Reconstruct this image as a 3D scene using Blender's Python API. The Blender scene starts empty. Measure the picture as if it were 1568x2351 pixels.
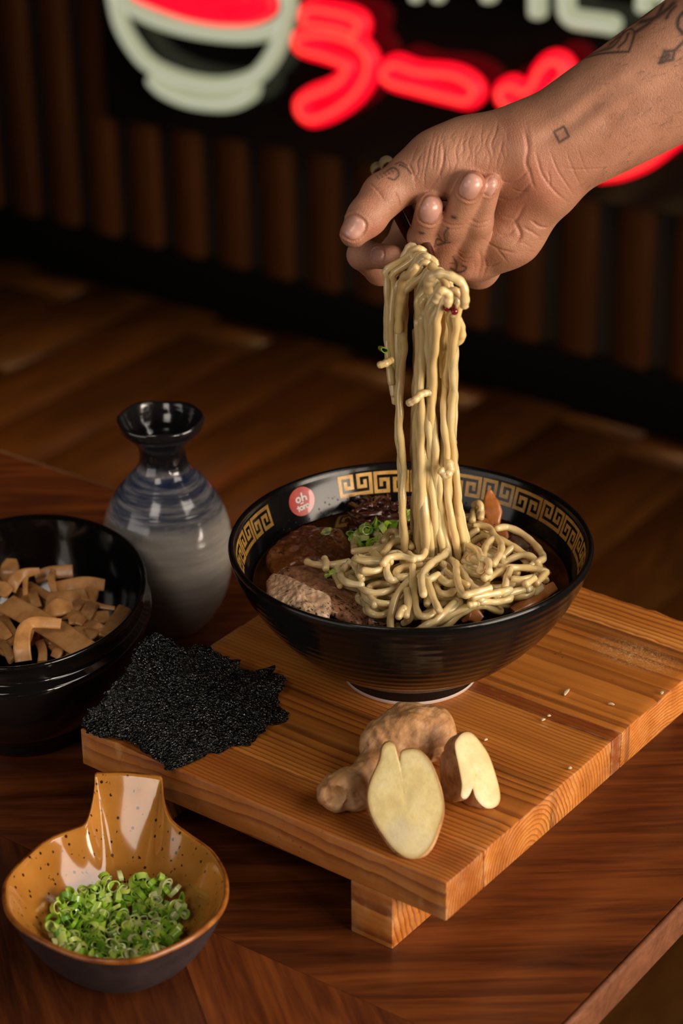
import bpy, bmesh, math, random
import numpy as np
from mathutils import Vector, Matrix, noise
from mathutils.bvhtree import BVHTree

# ------------------------------------------------------------------ camera
YAW, FPX, PITCH, ROLL = -0.6306, 5139.4, 0.4671, -0.0127
CAM_LOC = np.array([0.6415, -0.9457, 0.74])
_r0 = np.array([math.cos(YAW), -math.sin(YAW), 0.0])
CF = np.array([math.sin(YAW) * math.cos(PITCH), math.cos(YAW) * math.cos(PITCH), -math.sin(PITCH)])
_u0 = np.cross(_r0, CF)
CR = math.cos(ROLL) * _r0 + math.sin(ROLL) * _u0
CU = -math.sin(ROLL) * _r0 + math.cos(ROLL) * _u0
HF = np.array([math.sin(YAW), math.cos(YAW), 0.0])      # horizontal heading of the photographer
HR = _r0.copy()                                         # horizontal right of the photographer

scene = bpy.context.scene
col = scene.collection
cam_data = bpy.data.cameras.new('camera')
cam = bpy.data.objects.new('camera', cam_data)
col.objects.link(cam)
cam.matrix_world = Matrix(((CR[0], CU[0], -CF[0], CAM_LOC[0]), (CR[1], CU[1], -CF[1], CAM_LOC[1]),
                           (CR[2], CU[2], -CF[2], CAM_LOC[2]), (0, 0, 0, 1)))
cam_data.sensor_fit = 'VERTICAL'
cam_data.sensor_height = 36.0
cam_data.sensor_width = 24.0
cam_data.lens = FPX / 2351 * 36
cam_data.clip_start = 0.05
cam_data.dof.use_dof = True
cam_data.dof.focus_distance = 1.262
cam_data.dof.aperture_fstop = 7.1
scene.camera = cam

# ------------------------------------------------------------------ world, lights, exposure
world = bpy.data.worlds.new('world')
scene.world = world
world.use_nodes = True
world.node_tree.nodes['Background'].inputs[0].default_value = (1.0, 0.62, 0.36, 1)
world.node_tree.nodes['Background'].inputs[1].default_value = 0.006

def area_light(name, loc, target, size, energy, color, size_y=None, spread=180):
    ld = bpy.data.lights.new(name, 'AREA')
    ld.energy = energy
    ld.color = color
    ld.size = size
    if size_y:
        ld.shape = 'RECTANGLE'
        ld.size_y = size_y
    ld.spread = math.radians(spread)
    o = bpy.data.objects.new(name, ld)
    col.objects.link(o)
    o.location = loc
    o.rotation_euler = (Vector(target) - Vector(loc)).to_track_quat('-Z', 'Y').to_euler()
    return o

def camframe(r, fwd, z):            # metres right / ahead of the bowl as the photographer sees it, height over the table
    p = HR * r + HF * fwd
    return (p[0], p[1], z)

area_light('window_right', camframe(1.75, -1.15, .52), (0.02, 0.0, 0.12), 1.35, 64.0, (1.0, 0.84, 0.68), 1.0)
area_light('window_left', camframe(-2.0, -1.35, .50), (-0.1, 0.0, 0.10), 1.9, 12.0, (1.0, 0.90, 0.82), 1.2)
area_light('window_behind', camframe(-0.85, -1.55, 1.75), (-0.05, -0.15, 0.03), 0.75, 8.0, (1.0, 0.88, 0.76), 0.75)
area_light('window_high_right', camframe(1.45, -0.55, 1.60), (-0.05, -0.1, 0.03), 1.0, 14.0, (1.0, 0.88, 0.76), 0.8)
area_light('table_lamp', camframe(0.95, -1.45, 0.62), (0.0, 0.0, 0.14), 0.13, 4.5, (1.0, 0.86, 0.68), 0.13)
area_light('ceiling_spot', camframe(-1.35, 1.1, 1.7), camframe(-0.75, 1.30, -0.75), 0.3, 11.0, (1.0, 0.55, 0.20), 0.3, 62)
area_light('counter_wash', camframe(0.2, 1.2, 1.6), camframe(-0.1, 2.3, -0.3), 0.8, 2.2, (1.0, 0.60, 0.30), 0.3, 120)

vs = scene.view_settings
scene.display_settings.display_device = 'sRGB'
vs.view_transform = 'Standard'
vs.look = 'None'
vs.exposure = 0.0
vs.gamma = 1.0
vs.use_curve_mapping = False
scene.cycles.max_bounces = 8
scene.cycles.sample_clamp_indirect = 4.0

# ------------------------------------------------------------------ authoring helpers
def ray(px, py):
    return CF + CR * ((px - 784) / FPX) + CU * ((1175 - py) / FPX)

def at(px, py, z):                  # the point of a horizontal plane the photograph shows at that pixel
    v = ray(px, py)
    return CAM_LOC + v * ((z - CAM_LOC[2]) / v[2])

def vp(px, py, h):                  # same for an upright plane through the bowl centre, h metres nearer to the photographer
    v = ray(px, py)
    k = -h - (CAM_LOC @ HF)
    return CAM_LOC + v * (k / (v @ HF))

def onwall(px, py, y):
    v = ray(px, py)
    return CAM_LOC + v * ((y - CAM_LOC[1]) / v[1])

def scale_at(P):                    # photograph pixels per metre at a point
    return FPX / ((np.asarray(P) - CAM_LOC) @ CF)

def project(P):
    d = np.atleast_2d(P) - CAM_LOC
    dep = d @ CF
    return np.stack([784 + FPX * (d @ CR) / dep, 1175 - FPX * (d @ CU) / dep], 1)

def tag(o, label=None, cat=None, group=None, kind=None):
    if label: o['label'] = label
    if cat: o['category'] = cat
    if group: o['group'] = group
    if kind: o['kind'] = kind
    return o

def empty(name, loc, rz=0.0):
    o = bpy.data.objects.new(name, None)
    o.empty_display_size = 0.02
    col.objects.link(o)
    o.location = loc
    o.rotation_euler = (0, 0, rz)
    return o

def mesh_data(name, verts, faces, mats=None, smooth=True, midx=None):
    me = bpy.data.meshes.new(name)
    me.from_pydata([tuple(map(float, v)) for v in verts], [], [tuple(int(i) for i in f) for f in faces])
    if mats is not None:
        for m in (mats if isinstance(mats, (list, tuple)) else [mats]):
            me.materials.append(m)
    if smooth:
        me.polygons.foreach_set('use_smooth', [True] * len(me.polygons))
    if midx is not None:
        me.polygons.foreach_set('material_index', [int(i) for i in midx])
    me.update()
    return me

def obj(name, me, parent=None, loc=None):
    o = bpy.data.objects.new(name, me)
    col.objects.link(o)
    if parent is not None:
        o.parent = parent
    if loc is not None:
        o.location = loc
    return o

def fix_normals(me):
    bm = bmesh.new(); bm.from_mesh(me)
    bmesh.ops.recalc_face_normals(bm, faces=bm.faces)
    bm.to_mesh(me); bm.free()
    return me

def sharp_by_angle(me, deg=35):
    bm = bmesh.new(); bm.from_mesh(me)
    for e in bm.edges:
        if len(e.link_faces) == 2 and e.calc_face_angle(0) > math.radians(deg):
            e.smooth = False
    bm.to_mesh(me); bm.free()
    return me

def box_bm(bm, x0, x1, y0, y1, z0, z1):
    vv = [bm.verts.new(p) for p in ((x0, y0, z0), (x1, y0, z0), (x1, y1, z0), (x0, y1, z0),
                                    (x0, y0, z1), (x1, y0, z1), (x1, y1, z1), (x0, y1, z1))]
    for f in ((0, 3, 2, 1), (4, 5, 6, 7), (0, 1, 5, 4), (1, 2, 6, 5), (2, 3, 7, 6), (3, 0, 4, 7)):
        bm.faces.new([vv[i] for i in f])

def box_mesh(name, x0, x1, y0, y1, z0, z1, m, bevel=0.0, seg=2):
    bm = bmesh.new()
    box_bm(bm, x0, x1, y0, y1, z0, z1)
    if bevel > 0:
        bmesh.ops.bevel(bm, geom=list(bm.edges), offset=bevel, segments=seg, affect='EDGES', profile=0.5)
    me = bpy.data.meshes.new(name)
    bm.to_mesh(me); bm.free()
    me.materials.append(m)
    if bevel > 0:
        me.polygons.foreach_set('use_smooth', [True] * len(me.polygons))
        sharp_by_angle(me, 50)
    return me

def lathe(name, prof, m, seg=96, sx=1.0, sy=1.0, closed_profile=False, midx=None):
    n = len(prof); V = []; F = []; MI = []
    for k in range(seg):
        t = 2 * math.pi * k / seg
        for (r, z) in prof:
            V.append((r * math.cos(t) * sx, r * math.sin(t) * sy, z))
    pairs = [(i, i + 1) for i in range(n - 1)] + ([(n - 1, 0)] if closed_profile else [])
    for k in range(seg):
        b = ((k + 1) % seg) * n
        for (i, j) in pairs:
            F.append((k * n + i, b + i, b + j, k * n + j))
            MI.append(midx[i] if midx else 0)
    me = mesh_data(name, V, F, m, True, MI)
    bm = bmesh.new(); bm.from_mesh(me)
    bmesh.ops.remove_doubles(bm, verts=bm.verts, dist=1e-6)
    bmesh.ops.recalc_face_normals(bm, faces=bm.faces)
    bm.to_mesh(me); bm.free()
    return me

def catmull(pts, n):
    P = np.array(pts, float)
    if len(P) == 2:
        t = np.linspace(0, 1, n)[:, None]
        return P[0] * (1 - t) + P[1] * t
    Q = np.vstack([2 * P[0] - P[1], P, 2 * P[-1] - P[-2]])
    L = np.r_[0, np.cumsum(np.linalg.norm(np.diff(P, axis=0), axis=1))]
    s = np.linspace(0, L[-1], n)
    k = np.clip(np.searchsorted(L, s, side='right') - 1, 0, len(P) - 2)
    t = ((s - L[k]) / np.maximum(L[k + 1] - L[k], 1e-9))[:, None]
    p0, p1, p2, p3 = Q[k], Q[k + 1], Q[k + 2], Q[k + 3]
    return 0.5 * (2 * p1 + (p2 - p0) * t + (2 * p0 - 5 * p1 + 4 * p2 - p3) * t ** 2 + (3 * p1 - p0 - 3 * p2 + p3) * t ** 3)

def frames(P):
    T = np.gradient(P, axis=0)
    T /= np.maximum(np.linalg.norm(T, axis=1), 1e-9)[:, None]
    up = np.array([0.13, 0.21, 1.0])
    if abs(T[0] @ up) > 0.9 * np.linalg.norm(up): up = np.array([1.0, 0.2, 0.1])
    N = np.zeros_like(P); v = up - T[0] * (up @ T[0]); N[0] = v / np.linalg.norm(v)
    for i in range(1, len(P)):
        v = N[i - 1] - T[i] * (N[i - 1] @ T[i]); N[i] = v / max(np.linalg.norm(v), 1e-9)
    return T, N, np.cross(T, N)

def tube_geo(P, r, seg=8, flat=1.0, round_ends=True):
    P = np.asarray(P, float); n = len(P)
    R = np.full(n, r) if np.isscalar(r) else np.asarray(r, float)
    if round_ends:
        d0 = P[0] - P[1]; d0 /= np.linalg.norm(d0); d1 = P[-1] - P[-2]; d1 /= np.linalg.norm(d1)
        P = np.vstack([P[0] + d0 * R[0] * .55, P[0] + d0 * R[0] * .35, P, P[-1] + d1 * R[-1] * .35, P[-1] + d1 * R[-1] * .55])
        R = np.r_[R[0] * .35, R[0] * .8, R, R[-1] * .8, R[-1] * .35]; n = len(P)
    T, N, B = frames(P)
    th = np.linspace(0, 2 * np.pi, seg, endpoint=False)
    V = (P[:, None, :] + R[:, None, None] * (np.cos(th)[None, :, None] * N[:, None, :] + flat * np.sin(th)[None, :, None] * B[:, None, :])).reshape(-1, 3)
    F = []
    for i in range(n - 1):
        for j in range(seg):
            k = (j + 1) % seg
            F.append((i * seg + j, i * seg + k, (i + 1) * seg + k, (i + 1) * seg + j))
    F.append(tuple(range(seg - 1, -1, -1))); F.append(tuple((n - 1) * seg + j for j in range(seg)))
    return V, F

def tube_mesh(name, P, r, m, seg=8, flat=1.0, round_ends=True):
    V, F = tube_geo(P, r, seg, flat, round_ends)
    return mesh_data(name, V, F, m)

def merge_geo(parts):
    V = []; F = []; o = 0
    for v, f in parts:
        V.append(np.asarray(v, float)); F += [tuple(i + o for i in q) for q in f]; o += len(v)
    return np.vstack(V), F

def origin_to(me, c):
    co = np.zeros(len(me.vertices) * 3); me.vertices.foreach_get('co', co)
    co = co.reshape(-1, 3) - np.asarray(c); me.vertices.foreach_set('co', co.ravel()); me.update()

# ------------------------------------------------------------------ material helpers
class M:
    def __init__(s, name):
        s.m = bpy.data.materials.new(name); s.m.use_nodes = True
        s.t = s.m.node_tree; s.n = s.t.nodes; s.p = s.n['Principled BSDF']
    def node(s, typ, **kw):
        nd = s.n.new('ShaderNode' + typ)
        for k, v in kw.items(): setattr(nd, k, v)
        return nd
    def val(s, sock, v):
        if isinstance(v, bpy.types.NodeSocket): s.t.links.new(v, sock)
        else: sock.default_value = v if not (isinstance(v, tuple) and len(v) == 3 and sock.type == 'RGBA') else (*v, 1)
    def set(s, **kw):
        for k, v in kw.items(): s.val(s.p.inputs[k.replace('_', ' ')], v)
        return s
    def coord(s, kind='Object', scale=(1, 1, 1), loc=(0, 0, 0), rot=(0, 0, 0), offset=None):
        c = s.node('TexCoord').outputs[kind]
        mp = s.node('Mapping'); s.val(mp.inputs['Vector'], c)
        mp.inputs['Scale'].default_value = scale; mp.inputs['Rotation'].default_value = rot
        if isinstance(loc, bpy.types.NodeSocket): s.val(mp.inputs['Location'], loc)
        else: mp.inputs['Location'].default_value = loc
        return mp.outputs[0]
    def noise(s, vec, scale=5, detail=4, rough=.55, dist=0, out='Fac'):
        n = s.node('TexNoise'); s.val(n.inputs['Vector'], vec)
        n.inputs['Scale'].default_value = scale; n.inputs['Detail'].default_value = detail
        n.inputs['Roughness'].default_value = rough; n.inputs['Distortion'].default_value = dist
        return n.outputs[out]
    def voro(s, vec, scale=5, feature='F1', out='Distance', rnd=1.0):
        n = s.node('TexVoronoi', feature=feature); s.val(n.inputs['Vector'], vec)
        n.inputs['Scale'].default_value = scale; n.inputs['Randomness'].default_value = rnd
        return n.outputs[out]
    def wave(s, vec, scale=5, dist=0, detail=2, dscale=1, typ='BANDS', axis='X', prof='SIN', drough=.5):
        n = s.node('TexWave', wave_type=typ, wave_profile=prof)
        if typ == 'BANDS': n.bands_direction = axis
        else: n.rings_direction = axis
        s.val(n.inputs['Vector'], vec)
        for k, v in (('Scale', scale), ('Distortion', dist), ('Detail', detail), ('Detail Scale', dscale), ('Detail Roughness', drough)):
            n.inputs[k].default_value = v
        return n.outputs['Fac']
    def ramp(s, fac, stops, interp='LINEAR'):
        r = s.node('ValToRGB'); cr = r.color_ramp; cr.interpolation = interp
        while len(cr.elements) < len(stops): cr.elements.new(0.5)
        for e, (p, c) in zip(cr.elements, stops):
            e.position = p; e.color = (c, c, c, 1) if not isinstance(c, tuple) else (*c, 1)
        s.val(r.inputs[0], fac); return r.outputs[0]
    def math(s, op, a, b=0.0, c=0.0):
        n = s.node('Math', operation=op); s.val(n.inputs[0], a); s.val(n.inputs[1], b); s.val(n.inputs[2], c); return n.outputs[0]
    def mix(s, fac, a, b, mode='MIX'):
        n = s.node('Mix', data_type='RGBA', blend_type=mode); s.val(n.inputs[0], fac); s.val(n.inputs[6], a); s.val(n.inputs[7], b); return n.outputs[2]
    def bump(s, h, strength=.3, dist=.001, normal=None):
        n = s.node('Bump'); n.inputs['Strength'].default_value = strength; n.inputs['Distance'].default_value = dist
        s.val(n.inputs['Height'], h)
        if normal is not None: s.val(n.inputs['Normal'], normal)
        s.val(s.p.inputs['Normal'], n.outputs[0]); return n.outputs[0]
    def attr(s, name, out='Fac'):
        return s.node('Attribute', attribute_name=name).outputs[out]
    def rand(s):
        return s.node('ObjectInfo').outputs['Random']
    def sep(s, v):
        n = s.node('SeparateXYZ'); s.val(n.inputs[0], v); return n.outputs

def simple(name, c, rough=.5, **kw):
    m = M(name); m.set(Base_Color=c, Roughness=rough, **kw); return m.m

def emit(name, c, strength):
    m = M(name); m.set(Base_Color=(0.02, 0.02, 0.02), Roughness=.4, Emission_Color=c, Emission_Strength=strength); return m.m
# ------------------------------------------------------------------ materials of the room
TABLE_H = 0.75
WALL_Y = 1.975

def wood_mat(name, stops, grain=(3, 60, 60), rough=.4, bump=.15, var=.25, coat=0.0, gscale=1.0):
    m = M(name)
    loc = m.math('MULTIPLY', m.rand(), 37.0)
    cx = m.node('CombineXYZ'); m.val(cx.inputs[0], loc); m.val(cx.inputs[1], m.math('MULTIPLY', m.rand(), 11.0))
    v = m.coord('Object', scale=tuple(g * gscale for g in grain), loc=cx.outputs[0])
    a = m.noise(v, 1.0, 6, .62, 1.2)
    b = m.noise(v, 4.5, 4, .6, .4)
    f = m.math('ADD', m.math('MULTIPLY', a, .72), m.math('MULTIPLY', b, .28))
    c = m.ramp(f, stops)
    v2 = m.math('ADD', m.math('MULTIPLY', m.rand(), var), 1.0 - var * .5)
    c = m.mix(1.0, c, v2, 'MULTIPLY')
    m.set(Base_Color=c, Roughness=rough)
    m.p.inputs['Coat Weight'].default_value = coat
    m.p.inputs['Coat Roughness'].default_value = .15
    m.bump(b, bump, .0006)
    return m.m

MAT_TABLE = wood_mat('walnut_veneer', [(.28, (.026, .0065, .002)), (.46, (.10, .023, .0055)), (.6, (.20, .050, .0095)), (.78, (.29, .083, .017))],
                     (4.5, 46, 46), .38, .12, .8, .12)
MAT_TABLE_EDGE_LIT = wood_mat('walnut_edge_lit', [(.3, (.09, .03, .014)), (.6, (.20, .075, .035)), (.8, (.28, .11, .055))], (3, 50, 90), .4, .1, .1, .1)  # right edge band only: the light it catches is put into this paler colour
MAT_FLOOR = wood_mat('floor_oak', [(.3, (.026, .010, .0014)), (.52, (.058, .022, .003)), (.75, (.10, .041, .006))], (3.0, 14, 14), .38, .1, .45)
MAT_SLAT = wood_mat('slat_wood', [(.3, (.040, .012, .0022)), (.55, (.070, .021, .004)), (.8, (.098, .031, .006))], (30, 30, 2), .45, .1, .5)
MAT_WALL = simple('wall_dark', (.012, .007, .004), .7)
MAT_SKIRT = simple('skirting_black', (.0012, .001, .0009), .9, Specular_IOR_Level=.08)
MAT_ACRYL = simple('black_acrylic', (.004, .004, .0045), .10)

# ------------------------------------------------------------------ floor, wall, skirting
floor = tag(obj('floor', box_mesh('floor', -4.2, 1.9, -1.6, WALL_Y, -TABLE_H - .04, -TABLE_H - .012, MAT_WALL)), kind='structure')
rng = random.Random(5)
pw = 0.145
plank_meshes = [box_mesh('floor_plank', -pw / 2 + .0012, pw / 2 - .0012, -L / 2, L / 2, -.012, 0, MAT_FLOOR, .0012, 1) for L in (1.05, .85, .7)]
# turn the grain along the plank: the material runs along object x, so the planks are built on x and turned
for me in plank_meshes:
    me.transform(Matrix.Rotation(-math.pi / 2, 4, 'Z'))
x = -4.2 + pw / 2
while x < 1.9 - pw / 2:
    y = -1.6
    first = True
    while y < WALL_Y - .01:
        k = rng.randrange(3)
        L = (1.05, .85, .7)[k]
        rem = min(L, WALL_Y - .002 - y)
        if rem < .02: break
        o = obj('plank', plank_meshes[k], floor, (x, y + rem / 2, -TABLE_H))
        o.rotation_euler = (0, 0, math.pi / 2); o.scale = (rem / L, 1, 1)
        y += rem + .001
    x += pw

wall = tag(obj('wall_back', box_mesh('wall_back', -4.2, 1.9, WALL_Y, WALL_Y + .1, -TABLE_H, 1.7, MAT_WALL)), kind='structure')
slat_me = box_mesh('slat', -.029, .029, -.022, 0, 0, 2.3, MAT_SLAT, .002, 1)
k = 0
for i in range(-30, 42):
    xx = -1.975 + i * 0.0995 - .03
    if not (-4.15 < xx < 1.85): continue
    obj('slat', slat_me, wall, (xx, WALL_Y, -TABLE_H + .098))
tag(obj('baseboard_back', box_mesh('baseboard_back', -4.2, 1.9, WALL_Y - .026, WALL_Y, -TABLE_H, -TABLE_H + .098, MAT_SKIRT, .002, 1)), kind='structure')

# ------------------------------------------------------------------ neon sign
SIGN_Y = WALL_Y - .045
sign = empty('neon_sign', (-1.4, SIGN_Y, -.42))
tag(sign, 'red and white neon ramen sign on a glossy black panel against the slatted wall', 'sign')
def sgn(me): origin_to(me, (-1.4, SIGN_Y, -.42)); return me
pv = [(-1.962, -.418), (-.70, -.372), (-.70, .42), (-1.962, .42)]
V = [(x, SIGN_Y + dy, z) for dy in (0, .022) for x, z in pv]
obj('backing_panel', sgn(sharp_by_angle(fix_normals(mesh_data('backing_panel', V, [(0, 1, 2, 3), (7, 6, 5, 4), (0, 4, 5, 1), (1, 5, 6, 2), (2, 6, 7, 3), (3, 7, 4, 0)], MAT_ACRYL)))), sign)
MAT_RED = emit('neon_red', (1.0, 0.0, 0.014), 1.7)
MAT_REDCORE = emit('neon_red_core', (1.0, .050, .030), 2.0)
MAT_WHT = emit('neon_white', (.78, .80, .50), .50)
MAT_WHTCORE = emit('neon_white_core', (.84, .84, .66), .62)
def neon(pts, white=False, r=.0150, rc=.0040, off=.030, lift=0.0, core=True):
    P = np.array([onwall(px, py, SIGN_Y - off - lift) for px, py in pts])
    P = catmull(P, max(10, 7 * len(pts)))
    me = tube_mesh('neon_tube', P, r, MAT_WHT if white else MAT_RED, 10)
    o = obj('neon_tube', sgn(me), sign)
    o['label'] = 'white neon tube' if white else 'red neon tube'
    if not core: return
    Q = P.copy(); Q[:, 1] -= r * .86
    obj('bright_core', sgn(tube_mesh('bright_core', Q, rc, MAT_WHTCORE if white else MAT_REDCORE, 6)), o)
def z1(pts): return [(240 + .421 * x, .421 * y) for x, y in pts]
def z2(pts): return [(850 + .458 * x, .458 * y) for x, y in pts]
# ramen bowl in outline: rim, body, foot
neon(z1([(140, -60), (60, -75), (95, -20), (160, 42), (300, 108), (450, 152), (600, 178), (750, 188), (880, 170), (960, 130), (1002, 70), (1005, 0), (975, -60), (900, -110)]), True, .0145)
neon(z1([(55, -60), (65, 10), (95, 130), (160, 250), (250, 350), (400, 425), (560, 462), (700, 458), (830, 410), (915, 310), (965, 200), (985, 120)]), True, .0145)
neon(z1([(265, 430), (330, 490), (450, 540), (600, 562), (715, 552), (795, 510), (815, 470)]), True, .014)
# red noodles in it
neon(z1([(170, -40), (250, -5), (330, 25), (430, 60), (540, 85), (650, 98), (770, 95), (860, 70), (905, 30), (890, -30)]), False, .012, core=False)
neon(z1([(260, -50), (340, -15), (430, 0), (500, 35), (600, 30), (680, 5), (760, 45), (840, 20), (850, -40)]), False, .012, core=False)
neon(z1([(420, -50), (520, -25), (600, -30), (700, -45), (780, -10)]), False, .012, core=False)
# letters
neon(z1([(1115, 120), (1110, 70), (1150, 45), (1240, 55), (1350, 80), (1405, 115), (1400, 165), (1370, 200)]))
neon(z1([(1120, 125), (1200, 132), (1300, 150), (1370, 175)]))
neon(z1([(1140, 275), (1085, 255), (1065, 220), (1110, 190), (1200, 180), (1300, 195), (1400, 240), (1455, 320), (1440, 420), (1370, 520), (1260, 600), (1150, 640), (1090, 610), (1085, 555), (1150, 510), (1240, 475), (1310, 430)]))
neon(z1([(1140, 275), (1230, 300), (1330, 340), (1340, 380), (1310, 430)]))
neon(z2([(95, 340), (140, 315), (250, 350), (410, 365), (500, 400), (540, 450), (500, 495), (400, 478), (250, 440), (120, 405), (85, 370), (95, 340)]))
neon(z2([(665, 450), (720, 422), (785, 455), (830, 420), (865, 350), (920, 300), (975, 315), (985, 370), (930, 440), (880, 490)]))
neon(z2([(665, 450), (672, 490), (720, 540), (760, 600), (700, 660)]))
neon([(1376, 401), (1430, 393), (1490, 368), (1540, 330), (1600, 280)], False, .012)
neon([(1400, 375), (1440, 368), (1490, 345), (1540, 305)], False, .012)
neon(z2([(228, -60), (230, -10)]), True, .011)
neon(z2([(338, -60), (345, -10)]), True, .011)
neon(z2([(590, -70), (598, -14)]), True, .0145)
neon(z2([(838, -130), (840, 65)]), True, .0155)
neon(z2([(985, -130), (985, 40), (1010, 85), (1060, 100), (1150, 112), (1230, 125)]), True, .0155)
neon(z2([(1385, -130), (1375, 40)]), True, .0145)
neon(z2([(1385, -130), (1480, -20), (1560, 60)]), True, .0135)

# ------------------------------------------------------------------ dining table
TX1, TY1, TX0, TY0 = 0.2068, 0.1776, -1.35, -0.62
table = empty('dining_table', (TX0 * .5 + TX1 * .5, TY0 * .5 + TY1 * .5, -TABLE_H))
tag(table, 'dark walnut dining table with chevron veneer under the board and dishes', 'table')
tc = np.array([TX0 * .5 + TX1 * .5, TY0 * .5 + TY1 * .5, -TABLE_H])
MAT_TBODY = simple('table_core', (.03, .01, .004), .5)
def tpart(name, me):
    origin_to(me, tc); return obj(name, me, table)
tpart('tabletop', box_mesh('tabletop', TX0 + .006, TX1 - .006, TY0 + .006, TY1 - .006, -.022, -.003, MAT_TBODY))
def clip_poly(poly, a, b, c):       # keep a*x+b*y<=c
    out = []
    for i in range(len(poly)):
        p, q = poly[i], poly[(i + 1) % len(poly)]
        dp, dq = a * p[0] + b * p[1] - c, a * q[0] + b * q[1] - c
        if dp <= 0: out.append(p)
        if dp * dq < 0:
            t = dp / (dp - dq); out.append((p[0] + t * (q[0] - p[0]), p[1] + t * (q[1] - p[1])))
    return out
ang = math.radians(38)
cols = [(-.205, .195, 1), (-.605, -.205, -1), (-1.005, -.605, 1)]
wv = .105 / math.sin(ang)
e = .0042
for (y0, y1, sg) in cols:
    sl = sg / math.tan(ang)
    # boundary lines pass through (.114,.064) in the upper column
    base = (.114 - (.064 - y0) * sl) if sg > 0 else -.02
    for k in range(-14, 14):
        xa = base + k * wv
        g = .00012
        poly = [(xa + g, y0 + g), (xa + wv - g, y0 + g), (xa + wv - g + (y1 - y0) * sl, y1 - g), (xa + g + (y1 - y0) * sl, y1 - g)]
        for (a_, b_, c_) in ((1, 0, TX1 - e), (-1, 0, -TX0 - e), (0, 1, TY1 - e), (0, -1, -TY0 - e)):
            if poly: poly = clip_poly(poly, a_, b_, c_)
        if len(poly) < 3: continue
        cx_, cy_ = np.mean([p[0] for p in poly]), np.mean([p[1] for p in poly])
        th = sg * ang
        ct, st = math.cos(th), math.sin(th)
        n = len(poly)
        loc = [((p[0] - cx_) * ct + (p[1] - cy_) * st, -(p[0] - cx_) * st + (p[1] - cy_) * ct) for p in poly]
        V = [(u, v, z) for z in (-.003, 0) for u, v in loc]
        Fc = [tuple(range(n - 1, -1, -1)), tuple(range(n, 2 * n))] + [(i, (i + 1) % n, n + (i + 1) % n, n + i) for i in range(n)]
        o = obj('plank', mesh_data('plank', V, Fc, MAT_TABLE, False), table, (cx_ - tc[0], cy_ - tc[1], TABLE_H))
        o.rotation_euler = (0, 0, th)
MAT_TABLE_SIDE = simple('walnut_edge_dark', (.07, .02, .006), .4)
for (x0, x1, y0, y1) in ((TX1 - e, TX1, TY0, TY1), (TX0, TX0 + e, TY0, TY1), (TX0 + e, TX1 - e, TY1 - e, TY1), (TX0 + e, TX1 - e, TY0, TY0 + e)):
    tpart('edge_band', box_mesh('edge_band', x0, x1, y0, y1, -.022, .0001, MAT_TABLE_EDGE_LIT if x0 > 0 else MAT_TABLE_SIDE, .0022, 3))
for lx in (TX0 + .12, TX1 - .35):
    for ly in (TY0 + .10, TY1 - .12):
        tpart('leg', box_mesh('leg', lx - .03, lx + .03, ly - .03, ly + .03, -TABLE_H, -.022, MAT_TBODY, .004, 2))

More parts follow.
